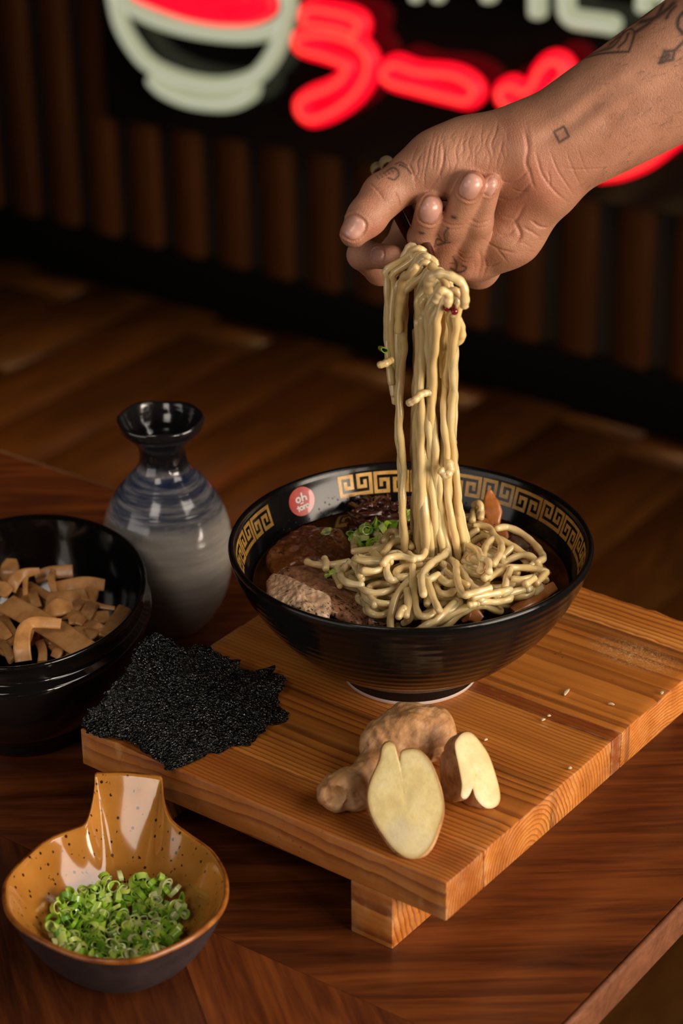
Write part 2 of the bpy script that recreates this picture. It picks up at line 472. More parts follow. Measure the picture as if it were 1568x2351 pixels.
# ------------------------------------------------------------------ raised wooden serving board
BA = -0.0157
BZ0, BZ1 = .034, .058
BX0, BX1, BY0, BY1 = -.116, .1362, -.1615, .1475
def board_mat(name, cy, cz, tint=1.0, scale=1.0, dark_at=(), red=0.0, scuff=None):
    m = M(name)
    v = m.coord('Object')
    # growth rings around an axis along the grain, bent slowly along it
    sx = m.sep(v)
    bend = m.noise(m.coord('Object', scale=(7, 2, 2)), 1.0, 2, .5)
    y = m.math('ADD', m.math('SUBTRACT', sx[1], cy), m.math('MULTIPLY', m.math('SUBTRACT', bend, .5), .010))
    z = m.math('SUBTRACT', sx[2], cz)
    r = m.math('SQRT', m.math('ADD', m.math('MULTIPLY', y, y), m.math('MULTIPLY', z, z)))
    wob = m.noise(m.coord('Object', scale=(2.0, 60, 60)), 1.0, 3, .5)
    ph = m.math('ADD', m.math('MULTIPLY', r, 300.0 * scale), m.math('MULTIPLY', wob, 1.5))
    saw = m.math('FRACT', ph)
    line = m.ramp(saw, [(0.0, 0.05), (.5, 0.22), (.80, .85), (.93, 1.0), (1.0, .1)])
    broad = m.noise(m.coord('Object', scale=(2.2, 38, 38)), 1.0, 3, .55)
    fine = m.noise(m.coord('Object', scale=(14, 420, 420)), 1.0, 3, .6)
    base = m.ramp(broad, [(.3, (.42 * tint, .125 * tint, .017 * tint)), (.55, (.66 * tint, .225 * tint, .034 * tint)), (.75, (.78 * tint, .31 * tint, .058 * tint))])
    lm = m.math('MULTIPLY', line, m.ramp(m.noise(m.coord('Object', scale=(3, 24, 24)), 1.0, 2, .5), [(.3, .35), (.65, .95)]))
    c = m.mix(lm, base, (.19 * tint, .040 * tint, .005 * tint))
    c = m.mix(m.ramp(fine, [(.35, .0), (.7, .28)]), c, (.17, .05, .01))
    for (y0, w) in dark_at:
        d = m.math('ABSOLUTE', m.math('SUBTRACT', sx[1], y0))
        k = m.ramp(m.math('DIVIDE', d, w), [(0.0, .82), (.75, .6), (1.0, 0.0)])
        k = m.math('MULTIPLY', k, m.ramp(m.noise(m.coord('Object', scale=(5, 260, 30)), 1.0, 2, .5), [(.35, .35), (.6, 1.0)]))
        c = m.mix(k, c, (.085, .018, .004))
    if red: c = m.mix(red, c, (.20, .030, .006))
    if scuff:
        dx = m.math('DIVIDE', m.math('SUBTRACT', sx[0], scuff[0]), .034); dy = m.math('DIVIDE', m.math('SUBTRACT', sx[1], scuff[1]), .017)
        dd = m.math('ADD', m.math('MULTIPLY', dx, dx), m.math('MULTIPLY', dy, dy))
        fz = m.noise(m.coord('Object', scale=(1, 1.6, 1), rot=(0, 0, .4)), 620, 3, .7, 1.5)
        c = m.mix(m.math('MULTIPLY', m.ramp(dd, [(0.0, 1.0), (.25, .7), (1.0, 0.0)]), m.ramp(fz, [(.50, 0.0), (.62, .85)])), c, (.80, .55, .26))
    # knife scars, specks
    sc = m.noise(m.coord('Object', scale=(60, 300, 40), rot=(0, 0, .7)), 1.0, 2, .5)
    c = m.mix(m.ramp(sc, [(.70, 0.0), (.78, .35)]), c, (.72, .42, .17))
    sp = m.voro(m.coord('Object'), 150)
    pres = m.noise(m.coord('Object'), 34, 2, .5)
    c = m.mix(m.math('MULTIPLY', m.ramp(sp, [(.06, .8), (.13, 0.0)]), m.ramp(pres, [(.58, 0.0), (.64, 1.0)])), c, (.06, .02, .008))
    geo = m.node('NewGeometry')
    ed = m.ramp(geo.outputs['Pointiness'], [(.53, 0.0), (.60, .65)])
    c = m.mix(m.math('MULTIPLY', ed, m.ramp(m.noise(m.coord('Object'), 90, 3, .6), [(.42, 0.0), (.6, 1.0)])), c, (.74, .46, .22))
    m.set(Base_Color=c, Roughness=m.ramp(broad, [(.3, .42), (.7, .56)]))
    m.p.inputs['Specular IOR Level'].default_value = .4
    h = m.math('ADD', m.math('MULTIPLY', line, -.5), m.math('MULTIPLY', fine, .5))
    m.bump(h, .35, .0006)
    return m.m
board = empty('serving_board', (0, 0, 0), BA)
tag(board, 'worn pine serving board on two battens carrying the ramen bowl', 'board')
def rough_box(name, x0, x1, y0, y1, z0, z1, m, nx, ny, seed, amp, edge_notch=0.0):
    bm = bmesh.new(); box_bm(bm, x0, x1, y0, y1, z0, z1)
    bmesh.ops.bevel(bm, geom=list(bm.edges), offset=.0009, segments=2, affect='EDGES', profile=.5)
    ex = [e for e in bm.edges if abs(e.verts[0].co.x - e.verts[1].co.x) > (x1 - x0) * .5]
    bmesh.ops.subdivide_edges(bm, edges=ex, cuts=nx, use_grid_fill=True)
    ey = [e for e in bm.edges if abs(e.verts[0].co.y - e.verts[1].co.y) > (y1 - y0) * .5]
    bmesh.ops.subdivide_edges(bm, edges=ey, cuts=ny, use_grid_fill=True)
    for v in bm.verts:
        p = v.co
        on = sum((abs(p.x - x0) < .003 or abs(p.x - x1) < .003, abs(p.y - y0) < .003 or abs(p.y - y1) < .003, abs(p.z - z1) < .003))
        a = amp * (1.0 if on >= 2 else .15)
        n = noise.noise_vector(Vector((p.x * 130 + seed, p.y * 130, p.z * 60))) + .5 * noise.noise_vector(Vector((p.x * 400 + seed, p.y * 400, p.z * 200)))
        if p.z < z0 + .003: continue
        v.co = p + n * a
        if on >= 2 and abs(p.z - z1) < .004:
            v.co.z -= abs(n.x) * a * 1.3
    me = bpy.data.meshes.new(name); bm.to_mesh(me); bm.free()
    me.materials.append(m)
    me.polygons.foreach_set('use_smooth', [True] * len(me.polygons))
    return sharp_by_angle(me, 40)
SCF = at(1452, 1498, BZ1)
MB0 = board_mat('pine_front_edge', .06, -.02, .86, 1.25, (), .22)
MB1 = board_mat('pine_front', -.083, .030, .95, 1.15, ((-.058, .004),))
MBD = board_mat('pine_dark_strip', .03, .02, .62, 1.6, (), .55)
MB2 = board_mat('pine_back', .060, -.055, 1.0, 1.45, ((.113, .007), (.104, .004), (.021, .003)), 0.0, (SCF[0], SCF[1]))
MB3 = board_mat('pine_sapwood', .2, .02, 1.15, .8)
MBL = board_mat('pine_batten', .05, .06, 1.0, .8)
for (y0_, y1_, mt_, ny_, sd_, am_) in ((BY0, -.1268, MB0, 10, 3.0, .00042), (-.1266, .0030, MB1, 32, 5.0, .00035), (.0032, .0138, MBD, 4, 9.0, .00045), (.0140, BY1 - .033, MB2, 24, 12.0, .00042), (BY1 - .0328, BY1, MB3, 8, 15.0, .0008)):
    obj('plank', rough_box('plank', BX0, BX1, y0_, y1_, BZ0, BZ1, mt_, 46, ny_, sd_, am_), board)
for lx in (.0745, -.098):
    obj('batten', rough_box('batten', lx, lx + .0272, BY0 + .0008, BY1 - .004, .0, BZ0, MBL, 4, 40, lx * 100, .0003), board)
# ------------------------------------------------------------------ black ramen bowl
RIM_Z = BZ1 + .088
def glaze_black(name, ridges=False, base=(.0045, .004, .004), rough=.09):
    m = M(name)
    n = m.noise(m.coord('Object'), 220, 3, .6)
    m.set(Base_Color=base, Roughness=m.ramp(n, [(.3, rough * .8), (.7, rough * 1.5)]))
    m.p.inputs['Coat Weight'].default_value = .08 if ridges else .35
    m.p.inputs['Coat Roughness'].default_value = .06
    m.p.inputs['Specular IOR Level'].default_value = .26 if ridges else .5
    if ridges:
        z = m.sep(m.coord('Object'))[2]
        w = m.math('SINE', m.math('MULTIPLY', z, 1150.0))
        m.bump(w, .22, .0006)
    return m.m
MAT_BLACK = glaze_black('black_glaze')
MAT_BLACK_R = glaze_black('black_glaze_turned', True, rough=.16)
def inner_mat():
    m = M('black_glaze_inside')
    v = m.voro(m.coord('Object'), 330)
    wet = m.noise(m.coord('Object'), 26, 3, .6)
    z = m.sep(m.coord('Object'))[2]
    low = m.ramp(m.math('DIVIDE', m.math('SUBTRACT', .088, z), .03), [(.45, 0.0), (.75, 1.0)])
    dr = m.math('MULTIPLY', m.ramp(v, [(.10, 1.0), (.22, 0.0)]), m.math('MAXIMUM', m.math('MULTIPLY', low, .9), m.ramp(wet, [(.55, 0.0), (.68, .7)])))
    m.set(Base_Color=(.0065, .006, .0065), Roughness=.12)
    m.p.inputs['Specular IOR Level'].default_value = .28
    m.p.inputs['Coat Weight'].default_value = .05
    m.p.inputs['Coat Roughness'].default_value = .06
    m.bump(dr, .4, .0006)
    return m.m
MAT_INNER = inner_mat()
MAT_UNGLAZED = simple('unglazed_foot', (.55, .46, .40), .6)
bowl = empty('ramen_bowl', (0, 0, BZ1))
tag(bowl, 'large black ramen bowl with gold key pattern band standing on the board', 'bowl')
H = .088
outer = [(.0345, .004), (.0362, .0012), (.0396, .0012), (.0402, .003), (.0412, .0085), (.0425, .0105), (.0505, .0150), (.0640, .0245), (.0760, .0355), (.0862, .0475),
         (.0945, .0600), (.1003, .0715), (.1032, .0790), (.1045, .0838), (.1050, .0862)]
lip = [(.1047, .0876), (.1038, .0882), (.1024, .0879), (.1014, .0868), (.1008, .0850)]
inner_prof = [(.1008, .0850), (.0994, .0800), (.0966, .0720), (.0925, .0630), (.0870, .0540), (.0790, .0440), (.0680, .0340), (.0500, .0240), (.0250, .0185), (.0002, .0175)]
def smooth_prof(p, n): return [tuple(q) for q in catmull([(a, b, 0) for a, b in p], n)[:, :2]]
obj('body', lathe('body', smooth_prof(outer[3:], 60) + smooth_prof(lip, 10)[1:], MAT_BLACK_R, 160), bowl)
obj('inside', lathe('inside', smooth_prof(inner_prof, 60), MAT_INNER, 160), bowl)
ring = obj('foot_ring', lathe('foot_ring', [(.0402, .0030), (.0399, .0007), (.0388, .0), (.0370, .0), (.0362, .0010), (.0360, .006), (.02, .009), (.0002, .0095)], MAT_UNGLAZED, 128), bowl)
ring['label'] = 'pale unglazed foot ring'
IP = np.array(smooth_prof(inner_prof, 200))
def inner_rz(depth):                # depth below the rim -> radius on the inside wall
    z = H - depth
    k = np.argsort(IP[:, 1]); return np.interp(z, IP[k, 1], IP[k, 0]), z
def gold_mat():
    m = M('gold_leaf')
    n = m.noise(m.coord('Object'), 160, 4, .7)
    n2 = m.noise(m.coord('Object', scale=(1, 1, 3)), 420, 3, .7)
    c = m.ramp(n, [(.3, (.36, .18, .03)), (.55, (.56, .31, .065)), (.8, (.70, .44, .12))])
    c = m.mix(m.ramp(n2, [(.60, 0.0), (.72, .85)]), c, (.05, .03, .012))
    m.set(Base_Color=c, Roughness=.42, Metallic=.15)
    m.p.inputs['Coat Weight'].default_value = .3
    m.p.inputs['Coat Roughness'].default_value = .15
    return m.m
MAT_GOLD = gold_mat()
BAND0, BANDH = .0042, .0128
cam_ang = math.atan2(HR[1], HR[0])
def wall_pt(phi_deg, v, lift=.00012):   # v 0..1 down the band, phi from the photographer's right
    r, z = inner_rz(BAND0 + v * BANDH)
    t = math.radians(phi_deg) + cam_ang
    r -= lift
    return (r * math.cos(t), r * math.sin(t), z)
def strip_quads(path, w, phi_of, v_of, flip):
    V = []; F = []
    for (p, q) in zip(path[:-1], path[1:]):
        dx, dy = q[0] - p[0], q[1] - p[1]; L = math.hypot(dx, dy); dx /= L; dy /= L
        a = (p[0] - dx * w / 2, p[1] - dy * w / 2); b = (q[0] + dx * w / 2, q[1] + dy * w / 2)
        n = max(1, int(L / 1.0)); base = len(V)
        for i in range(n + 1):
            t = i / n
            cx, cy = a[0] + (b[0] - a[0]) * t, a[1] + (b[1] - a[1]) * t
            for s in (-.5, .5):
                X, Y = cx - dy * w * s, cy + dx * w * s
                if flip: Y = 6 - Y
                V.append(wall_pt(phi_of(X), v_of(Y)))
        for i in range(n):
            F.append((base + 2 * i, base + 2 * i + 1, base + 2 * i + 3, base + 2 * i + 2))
    return V, F
def key_motif(phi_left, width, flip):
    half = [(.5, .5), (.5, 5.5), (4.05, 5.5), (4.05, 2.35), (2.1, 2.35), (2.1, 3.7)]
    parts = [strip_quads(pth, .98, lambda X: phi_left - X / 10 * width, lambda Y: Y / 6, flip) for pth in
             ([(.5, .5), (9.5, .5)], half, [(10 - x, y) for x, y in half])]
    V, F = merge_geo(parts)
    o = obj('key_motif', mesh_data('key_motif', V, F, MAT_GOLD, True), bowl)
k = 0
phi = 114.6
while phi - 13.2 > -20:
    key_motif(phi, 12.75, k % 2 == 0); phi -= 13.25; k += 1
phi = 146.2 + 12.9; k = 0
while phi < 208:
    key_motif(phi, 12.75, k % 2 == 1); phi += 13.25; k += 1
# round red emblem with its lettering
MAT_EMB = M('emblem_red'); _n = MAT_EMB.noise(MAT_EMB.coord('Object'), 120, 3, .6)
MAT_EMB.set(Base_Color=MAT_EMB.ramp(_n, [(.3, (.50, .035, .03)), (.7, (.62, .075, .06))]), Roughness=.3)
MAT_EMB.p.inputs['Coat Weight'].default_value = .5; MAT_EMB = MAT_EMB.m
MAT_LET = simple('emblem_letters', (.80, .74, .70), .4)
EC = 130.6
def emb_pt(u, v, lift):             # metres right / down from the emblem centre along the wall
    r0_, _ = inner_rz(.0118)
    r, z = inner_rz(.0118 + v * .78)
    t = math.radians(EC) + cam_ang - u / r0_
    return ((r - lift) * math.cos(t), (r - lift) * math.sin(t), z)
ER = .0107
V = [emb_pt(0, 0, .0002)]; F = []
for i in range(1, 9):
    for j in range(48):
        a = 2 * math.pi * j / 48; V.append(emb_pt(ER * .92 * i / 8 * math.cos(a), ER * i / 8 * math.sin(a), .0002))
for j in range(48):
    F.append((0, 1 + j, 1 + (j + 1) % 48))
    for i in range(7): F.append((1 + i * 48 + j, 1 + (i + 1) * 48 + j, 1 + (i + 1) * 48 + (j + 1) % 48, 1 + i * 48 + (j + 1) % 48))
emb = obj('emblem', fix_normals(mesh_data('emblem', V, F, MAT_EMB)), bowl)
emb['label'] = 'round red emblem with white lettering'
def arcp(cx, cy, rx, ry, a0, a1, n=14): return [(cx + rx * math.cos(math.radians(a0 + (a1 - a0) * i / n)), cy + ry * math.sin(math.radians(a0 + (a1 - a0) * i / n))) for i in range(n + 1)]
def letter(strokes, w=.95):
    parts = []
    for s in strokes:
        s = [(x * .001, y * .001) for x, y in s]
        ww = w * .001
        V = []; F = []
        pts = np.array(s); T = np.gradient(pts, axis=0); T /= np.linalg.norm(T, axis=1)[:, None]
        d0 = T[0] * ww * .42; d1 = T[-1] * ww * .42
        closed = np.linalg.norm(pts[0] - pts[-1]) < 1e-6
        if not closed:
            pts = np.vstack([pts[0] - d0, pts, pts[-1] + d1]); T = np.vstack([T[0], T, T[-1]])
        for i, (p, t) in enumerate(zip(pts, T)):
            k = .62 if (not closed and i in (0, len(pts) - 1)) else 1.0
            for sgn_ in (-.5, .5):
                V.append(emb_pt(p[0] - t[1] * ww * k * sgn_, p[1] + t[0] * ww * k * sgn_, .00038))
        for i in range(len(pts) - 1): F.append((2 * i, 2 * i + 1, 2 * i + 3, 2 * i + 2))
        parts.append((V, F))
    V, F = merge_geo(parts)
    obj('letter', mesh_data('letter', V, F, MAT_LET, True), emb)
def place(st, dx, dy, ang=-1):
    c, s = math.cos(math.radians(ang)), math.sin(math.radians(ang))
    return [[((x + dx) * c - (y + dy) * s, (x + dx) * s + (y + dy) * c) for x, y in q] for q in st]
letter(place([arcp(0, 0, 1.55, 1.75, 0, 360)], -2.15, -1.8), 1.25)                                          # o
letter(place([[(-1.1, -4.2), (-1.1, -1.5), (-1.1, 1.7)], [(-1.1, .1)] + arcp(.35, .2, 1.4, 1.35, 185, 360, 10) + [(1.75, 1.7)]], 2.1, -1.75), 1.25)   # h
letter(place([[(-.9, 0), (0, 0), (.9, 0)]], .0, 1.45), 1.0)                                                          # -
letter(place([[(0, -1.9), (0, 0), (0, 1.7)], [(-1.0, -.8), (1.0, -.8)]], -3.6, 4.6), 1.0)                  # t
letter(place([arcp(0, 0, 1.2, 1.25, 0, 360)], -1.3, 4.75), 1.0)                                            # o
letter(place([[(-.6, -1.3), (-.6, 0), (-.6, 1.4)], [(-.6, -.3), (-.1, -1.0), (.8, -1.2)]], 1.35, 4.7), 1.0)  # r
letter(place([arcp(0, 0, 1.25, 1.3, 0, 360)], 3.55, 4.65), 1.0)                                               # o
# broth
BR_Z = RIM_Z - .0245
def broth_mat():
    m = M('broth')
    n = m.noise(m.coord('Object'), 30, 4, .6)
    c = m.ramp(n, [(.35, (.018, .0055, .001)), (.6, (.06, .016, .002)), (.78, (.16, .045, .006))])
    m.set(Base_Color=c, Roughness=.06)
    m.p.inputs['Coat Weight'].default_value = .4
    m.bump(m.noise(m.coord('Object'), 90, 3, .6), .15, .0008)
    return m.m
rb, _ = inner_rz(RIM_Z - BR_Z)
broth = obj('broth', lathe('broth', [(.0002, -.006), (rb - .010, -.006), (rb - .0008, 0.0002), (rb - .0022, -.0003), (.06, -.0006), (.0002, -.0006)], broth_mat(), 128), None, (0, 0, BR_Z))
tag(broth, 'dark brown glossy broth filling the large black bowl', 'broth')

# ------------------------------------------------------------------ black side bowl at the left
LC = at(52, 1346, .086)
LX, LY = .0755, .0985
def lbowl_local(px, py, z):
    p = at(px, py, z); return p
side = empty('side_bowl', (LC[0], LC[1], 0), math.atan2(HR[1], HR[0]))
tag(side, 'deep black bowl of bamboo shoots beside the white and blue bottle', 'bowl')
so = [(.55, .006), (.575, .0), (.60, .0012), (.615, .008), (.66, .0135), (.78, .022), (.885, .034), (.955, .047), (1.0, .0600), (1.025, .0668), (1.03, .0692), (1.018, .0712), (.972, .0722), (.964, .0738), (.972, .0790), (.988, .0838), (.998, .0853), (.990, .0862), (.968, .0858), (.952, .0842)]
si = [(.952, .0842), (.94, .075), (.90, .060), (.82, .044), (.68, .030), (.45, .022), (.2, .019), (.002, .0185)]
def sx(p): return [(r * LX, z) for r, z in p]
obj('body', lathe('body', sx(smooth_prof(so[:9], 30) + so[9:]), MAT_BLACK, 128, 1.0, LY / LX), side)
obj('inside', lathe('inside', sx(smooth_prof(si, 40)), MAT_BLACK, 128, 1.0, LY / LX), side)

# ------------------------------------------------------------------ sake bottle
SC = at(393, 1425, 0)
bottle = empty('sake_bottle', (SC[0], SC[1], 0), 0.0)
tag(bottle, 'white ceramic sake bottle with blue shoulder and black flared lip', 'bottle')
bp = [(.0205, .0015), (.0235, .0), (.0258, .0022), (.0315, .0100), (.0370, .0205), (.0408, .0330), (.0428, .0460), (.0432, .0560), (.0424, .0680), (.0400, .0790), (.0362, .0890), (.0305, .0985),
      (.0240, .1065), (.0185, .1130), (.0158, .1185), (.0150, .1240), (.0156, .1290), (.0185, .1340), (.0232, .1388), (.0264, .1425), (.0277, .1462), (.0280, .1485), (.0276, .1500), (.0266, .1504), (.0256, .1494), (.0246, .1470), (.0205, .1400), (.0150, .1335), (.0118, .1290), (.0112, .1200), (.0115, .1150), (.0002, .1145)]
def bottle_mat():
    m = M('bottle_glaze')
    xyz = m.sep(m.coord('Object')); z = xyz[2]
    wob = m.noise(m.coord('Object', scale=(1, 1, .5)), 40, 5, .65)
    zz = m.math('ADD', z, m.math('MULTIPLY', m.math('SUBTRACT', wob, .5), .020))
    n = m.noise(m.coord('Object', scale=(1, 1, 6)), 48, 4, .6)
    white = m.ramp(n, [(.3, (.50, .45, .39)), (.7, (.64, .59, .53))])
    st = m.noise(m.coord('Object', scale=(.35, .35, 4.2)), 60, 4, .65)
    blue = m.ramp(st, [(.38, (.022, .034, .075)), (.50, (.10, .11, .155)), (.62, (.29, .28, .29))])
    c = m.mix(m.ramp(m.math('MULTIPLY', m.math('SUBTRACT', zz, .0775), 50.0), [(0.0, 0.0), (.5, .85), (1.0, 1.0)]), white, blue)
    c = m.mix(m.ramp(m.math('MULTIPLY', m.math('SUBTRACT', zz, .1135), 110.0), [(0.0, 0.0), (.6, .9), (1.0, 1.0)]), c, (.010, .009, .010))
    m.set(Base_Color=c, Roughness=.15)
    m.p.inputs['Coat Weight'].default_value = .6; m.p.inputs['Coat Roughness'].default_value = .05
    rid = m.noise(m.coord('Object', scale=(.12, .12, 3.6)), 52, 2, .5)
    wav = m.noise(m.coord('Object'), 30, 2, .5)
    m.bump(m.math('ADD', rid, m.math('MULTIPLY', wav, .35)), .42, .0016)
    return m.m
me = lathe('body', smooth_prof(bp, 190), bottle_mat(), 128)
co = np.zeros(len(me.vertices) * 3); me.vertices.foreach_get('co', co); co = co.reshape(-1, 3)
lipk = np.clip((co[:, 2] - .142) / .008, 0, 1)
th = np.arctan2(co[:, 1], co[:, 0])
co[:, 2] += lipk * (.0011 * np.sin(2 * th + .4) + .0006 * np.sin(5 * th))
co[:, :2] *= (1 + lipk * .03 * np.sin(3 * th + 1))[:, None]
me.vertices.foreach_set('co', co.ravel()); me.update()
obj('body', me, bottle)

# ------------------------------------------------------------------ amber dish with a tab handle
DZ = .043
outl = [(4, 2035), (21, 2000), (71, 1951), (118, 1918), (165, 1900), (192, 1888), (203, 1866), (211, 1835), (216, 1800), (218, 1773), (232, 1771), (262, 1770), (296, 1770), (335, 1774), (366, 1779), (373, 1783), (375, 1804), (378, 1832), (387, 1862), (402, 1885),
        (439, 1913), (490, 1950), (519, 1995), (526, 2035), (521, 2070), (500, 2106), (450, 2148), (393, 2178), (321, 2203), (250, 2207), (179, 2196), (107, 2167), (46, 2131), (11, 2090)]
def tabz(py): return DZ + .016 * float(np.clip((1905 - py) / 130.0, 0, 1)) ** 1.2
OUT = np.array([at(px, py, tabz(py)) for px, py in outl])
DC = at(272, 2050, DZ); DC = np.array([DC[0], DC[1], 0.0])
dish = empty('condiment_dish', tuple(DC), 0.0)
tag(dish, 'speckled amber glazed dish with a tab handle holding chopped spring onion', 'dish')
loop = np.vstack([OUT, OUT[:1]])
# even sampling along the outline, corners kept soft
Ls = np.r_[0, np.cumsum(np.linalg.norm(np.diff(loop, axis=0), axis=1))]
NS = 260
def per_catmull(P, n):
    P = np.asarray(P, float); k = len(P); out = []
    for i in range(k):
        p0, p1, p2, p3 = P[i - 1], P[i], P[(i + 1) % k], P[(i + 2) % k]
        t = np.linspace(0, 1, 24, endpoint=False)[:, None]
        out.append(.5 * (2 * p1 + (p2 - p0) * t + (2 * p0 - 5 * p1 + 4 * p2 - p3) * t ** 2 + (3 * p1 - p0 - 3 * p2 + p3) * t ** 3))
    s = np.vstack(out + [P[:1]]); L = np.r_[0, np.cumsum(np.linalg.norm(np.diff(s, axis=0), axis=1))]
    u = np.linspace(0, L[-1], n, endpoint=False)
    return np.stack([np.interp(u, L, s[:, i]) for i in range(3)], 1)
RIM = per_catmull(OUT, NS) - DC
rad = np.linalg.norm(RIM[:, :2], axis=1); dirs = RIM[:, :2] / rad[:, None]
rim_z = RIM[:, 2]
floor_r, floor_z = .026, .0075
def wallz(t): return t ** 1.75
V = []; F = []; MI = []
rings = []
def add_ring(xy, z):
    b = len(V)
    for (a, b_), c in zip(xy, np.broadcast_to(z, (NS,))): V.append((a, b_, c))
    rings.append(b)
mats_r = []
# outside, from the foot up
foot_r = .024
for r_, z_ in ((.004, .003), (.021, .003), (.0225, 0.0), (.0255, 0.0), (.0268, .003)):
    add_ring(dirs * r_, z_); mats_r.append(1)
for t in np.linspace(.08, 1, 9):
    xy = dirs * (.0268 + (rad * .985 - .0268) * (t ** .72))[:, None]
    add_ring(xy, .0035 + (rim_z - .0062) * (t ** 1.5)); mats_r.append(1)
add_ring(dirs * (rad * 1.0)[:, None], rim_z - .0016); mats_r.append(2)
add_ring(dirs * (rad - .0008)[:, None], rim_z + .0002); mats_r.append(2)
add_ring(dirs * (rad - .0024)[:, None], rim_z + .0001); mats_r.append(2)
add_ring(dirs * (rad - .0036)[:, None], rim_z - .0012); mats_r.append(0)
for t in np.linspace(.94, 0, 15):
    rr = floor_r * .8 + (rad - .0036 - floor_r * .8) * t
    tt = t
    xy_ = dirs * rr[:, None]; sg_ = 16.0 * (1 - t)
    if sg_ > .6:
        k_ = int(3 * sg_); w_ = np.exp(-.5 * (np.arange(-k_, k_ + 1) / sg_) ** 2); w_ /= w_.sum()
        xy_ = np.stack([np.convolve(np.pad(xy_[:, q], k_, mode='wrap'), w_, 'valid') for q in (0, 1)], 1)
    add_ring(xy_, floor_z + (rim_z - .0012 - floor_z) * wallz(tt)); mats_r.append(0)
add_ring(dirs * .010, floor_z - .0003); mats_r.append(0)
for i in range(len(rings) - 1):
    for j in range(NS):
        k = (j + 1) % NS
        F.append((rings[i] + j, rings[i] + k, rings[i + 1] + k, rings[i + 1] + j)); MI.append(mats_r[i + 1])
F.append(tuple(rings[0] + j for j in range(NS))); MI.append(1)
F.append(tuple(rings[-1] + j for j in range(NS))); MI.append(0)
def amber_mat():
    m = M('amber_glaze')
    n = m.noise(m.coord('Object'), 26, 4, .6)
    c = m.ramp(n, [(.3, (.33, .125, .018)), (.6, (.43, .18, .03)), (.8, (.50, .23, .05))])
    v = m.voro(m.coord('Object', scale=(1, 1, .8)), 290)
    sel = m.noise(m.coord('Object'), 240, 1, .5)
    sp = m.math('MULTIPLY', m.ramp(v, [(.20, 1.0), (.28, 0.0)]), m.ramp(sel, [(.50, 0.0), (.53, 1.0)]))
    c = m.mix(sp, c, (.03, .014, .006))
    m.set(Base_Color=c, Roughness=.13)
    m.p.inputs['Coat Weight'].default_value = .7; m.p.inputs['Coat Roughness'].default_value = .05
    m.bump(m.noise(m.coord('Object'), 22, 2, .5), .25, .0025)
    return m.m
def rim_mat():
    m = M('dish_rim')
    n = m.noise(m.coord('Object'), 70, 4, .6)
    m.set(Base_Color=m.ramp(n, [(.35, (.12, .03, .006)), (.6, (.30, .10, .018)), (.75, (.45, .20, .06))]), Roughness=.22)
    return m.m
def dark_clay():
    m = M('dish_outside')
    n = m.noise(m.coord('Object'), 90, 4, .6)
    m.set(Base_Color=m.ramp(n, [(.3, (.018, .011, .012)), (.7, (.035, .022, .024))]), Roughness=.55)
    return m.m
me = mesh_data('body', V, F, [amber_mat(), dark_clay(), rim_mat()], True, MI)
fix_normals(me)
obj('body', me, dish)
# ------------------------------------------------------------------ distance-field bodies (ginger, hand)
def surface_nets(f, lo, h):
    ins = f < 0
    nx, ny, nz = f.shape
    c = np.zeros((nx - 1, ny - 1, nz - 1), np.int8)
    for i in (0, 1):
        for j in (0, 1):
            for k in (0, 1): c += ins[i:nx - 1 + i, j:ny - 1 + j, k:nz - 1 + k]
    act = (c > 0) & (c < 8)
    idx = np.full(act.shape, -1, np.int64)
    ci = np.argwhere(act); idx[act] = np.arange(len(ci))
    acc = np.zeros((len(ci), 3)); cnt = np.zeros(len(ci))
    corners = [(i, j, k) for i in (0, 1) for j in (0, 1) for k in (0, 1)]
    val = {q: f[ci[:, 0] + q[0], ci[:, 1] + q[1], ci[:, 2] + q[2]] for q in corners}
    for a in corners:
        for ax in range(3):
            if a[ax] == 0:
                b = list(a); b[ax] = 1; b = tuple(b)
                va, vb = val[a], val[b]; m = (va < 0) != (vb < 0)
                t = va[m] / (va[m] - vb[m])
                p = np.tile(np.array(a, float), (m.sum(), 1)); p[:, ax] += t
                acc[m] += p; cnt[m] += 1
    V = (ci + acc / cnt[:, None]) * h + lo
    F = []
    for ax in range(3):
        o1, o2 = [(1, 2), (2, 0), (0, 1)][ax]
        sl0 = [slice(1, -1)] * 3; sl0[ax] = slice(0, -1); sl1 = [slice(1, -1)] * 3; sl1[ax] = slice(1, None)
        A, B = ins[tuple(sl0)], ins[tuple(sl1)]
        e = np.argwhere(A != B)
        if len(e) == 0: continue
        base = e.copy()
        for q in range(3):
            if q != ax: base[:, q] += 1
        def cell(d1, d2):
            q = base.copy(); q[:, o1] -= d1; q[:, o2] -= d2; return idx[q[:, 0], q[:, 1], q[:, 2]]
        quad = np.stack([cell(1, 1), cell(0, 1), cell(0, 0), cell(1, 0)], 1)
        s = A[tuple(e.T)]
        quad[~s] = quad[~s][:, ::-1]
        F.append(quad)
    return V, np.vstack(F)

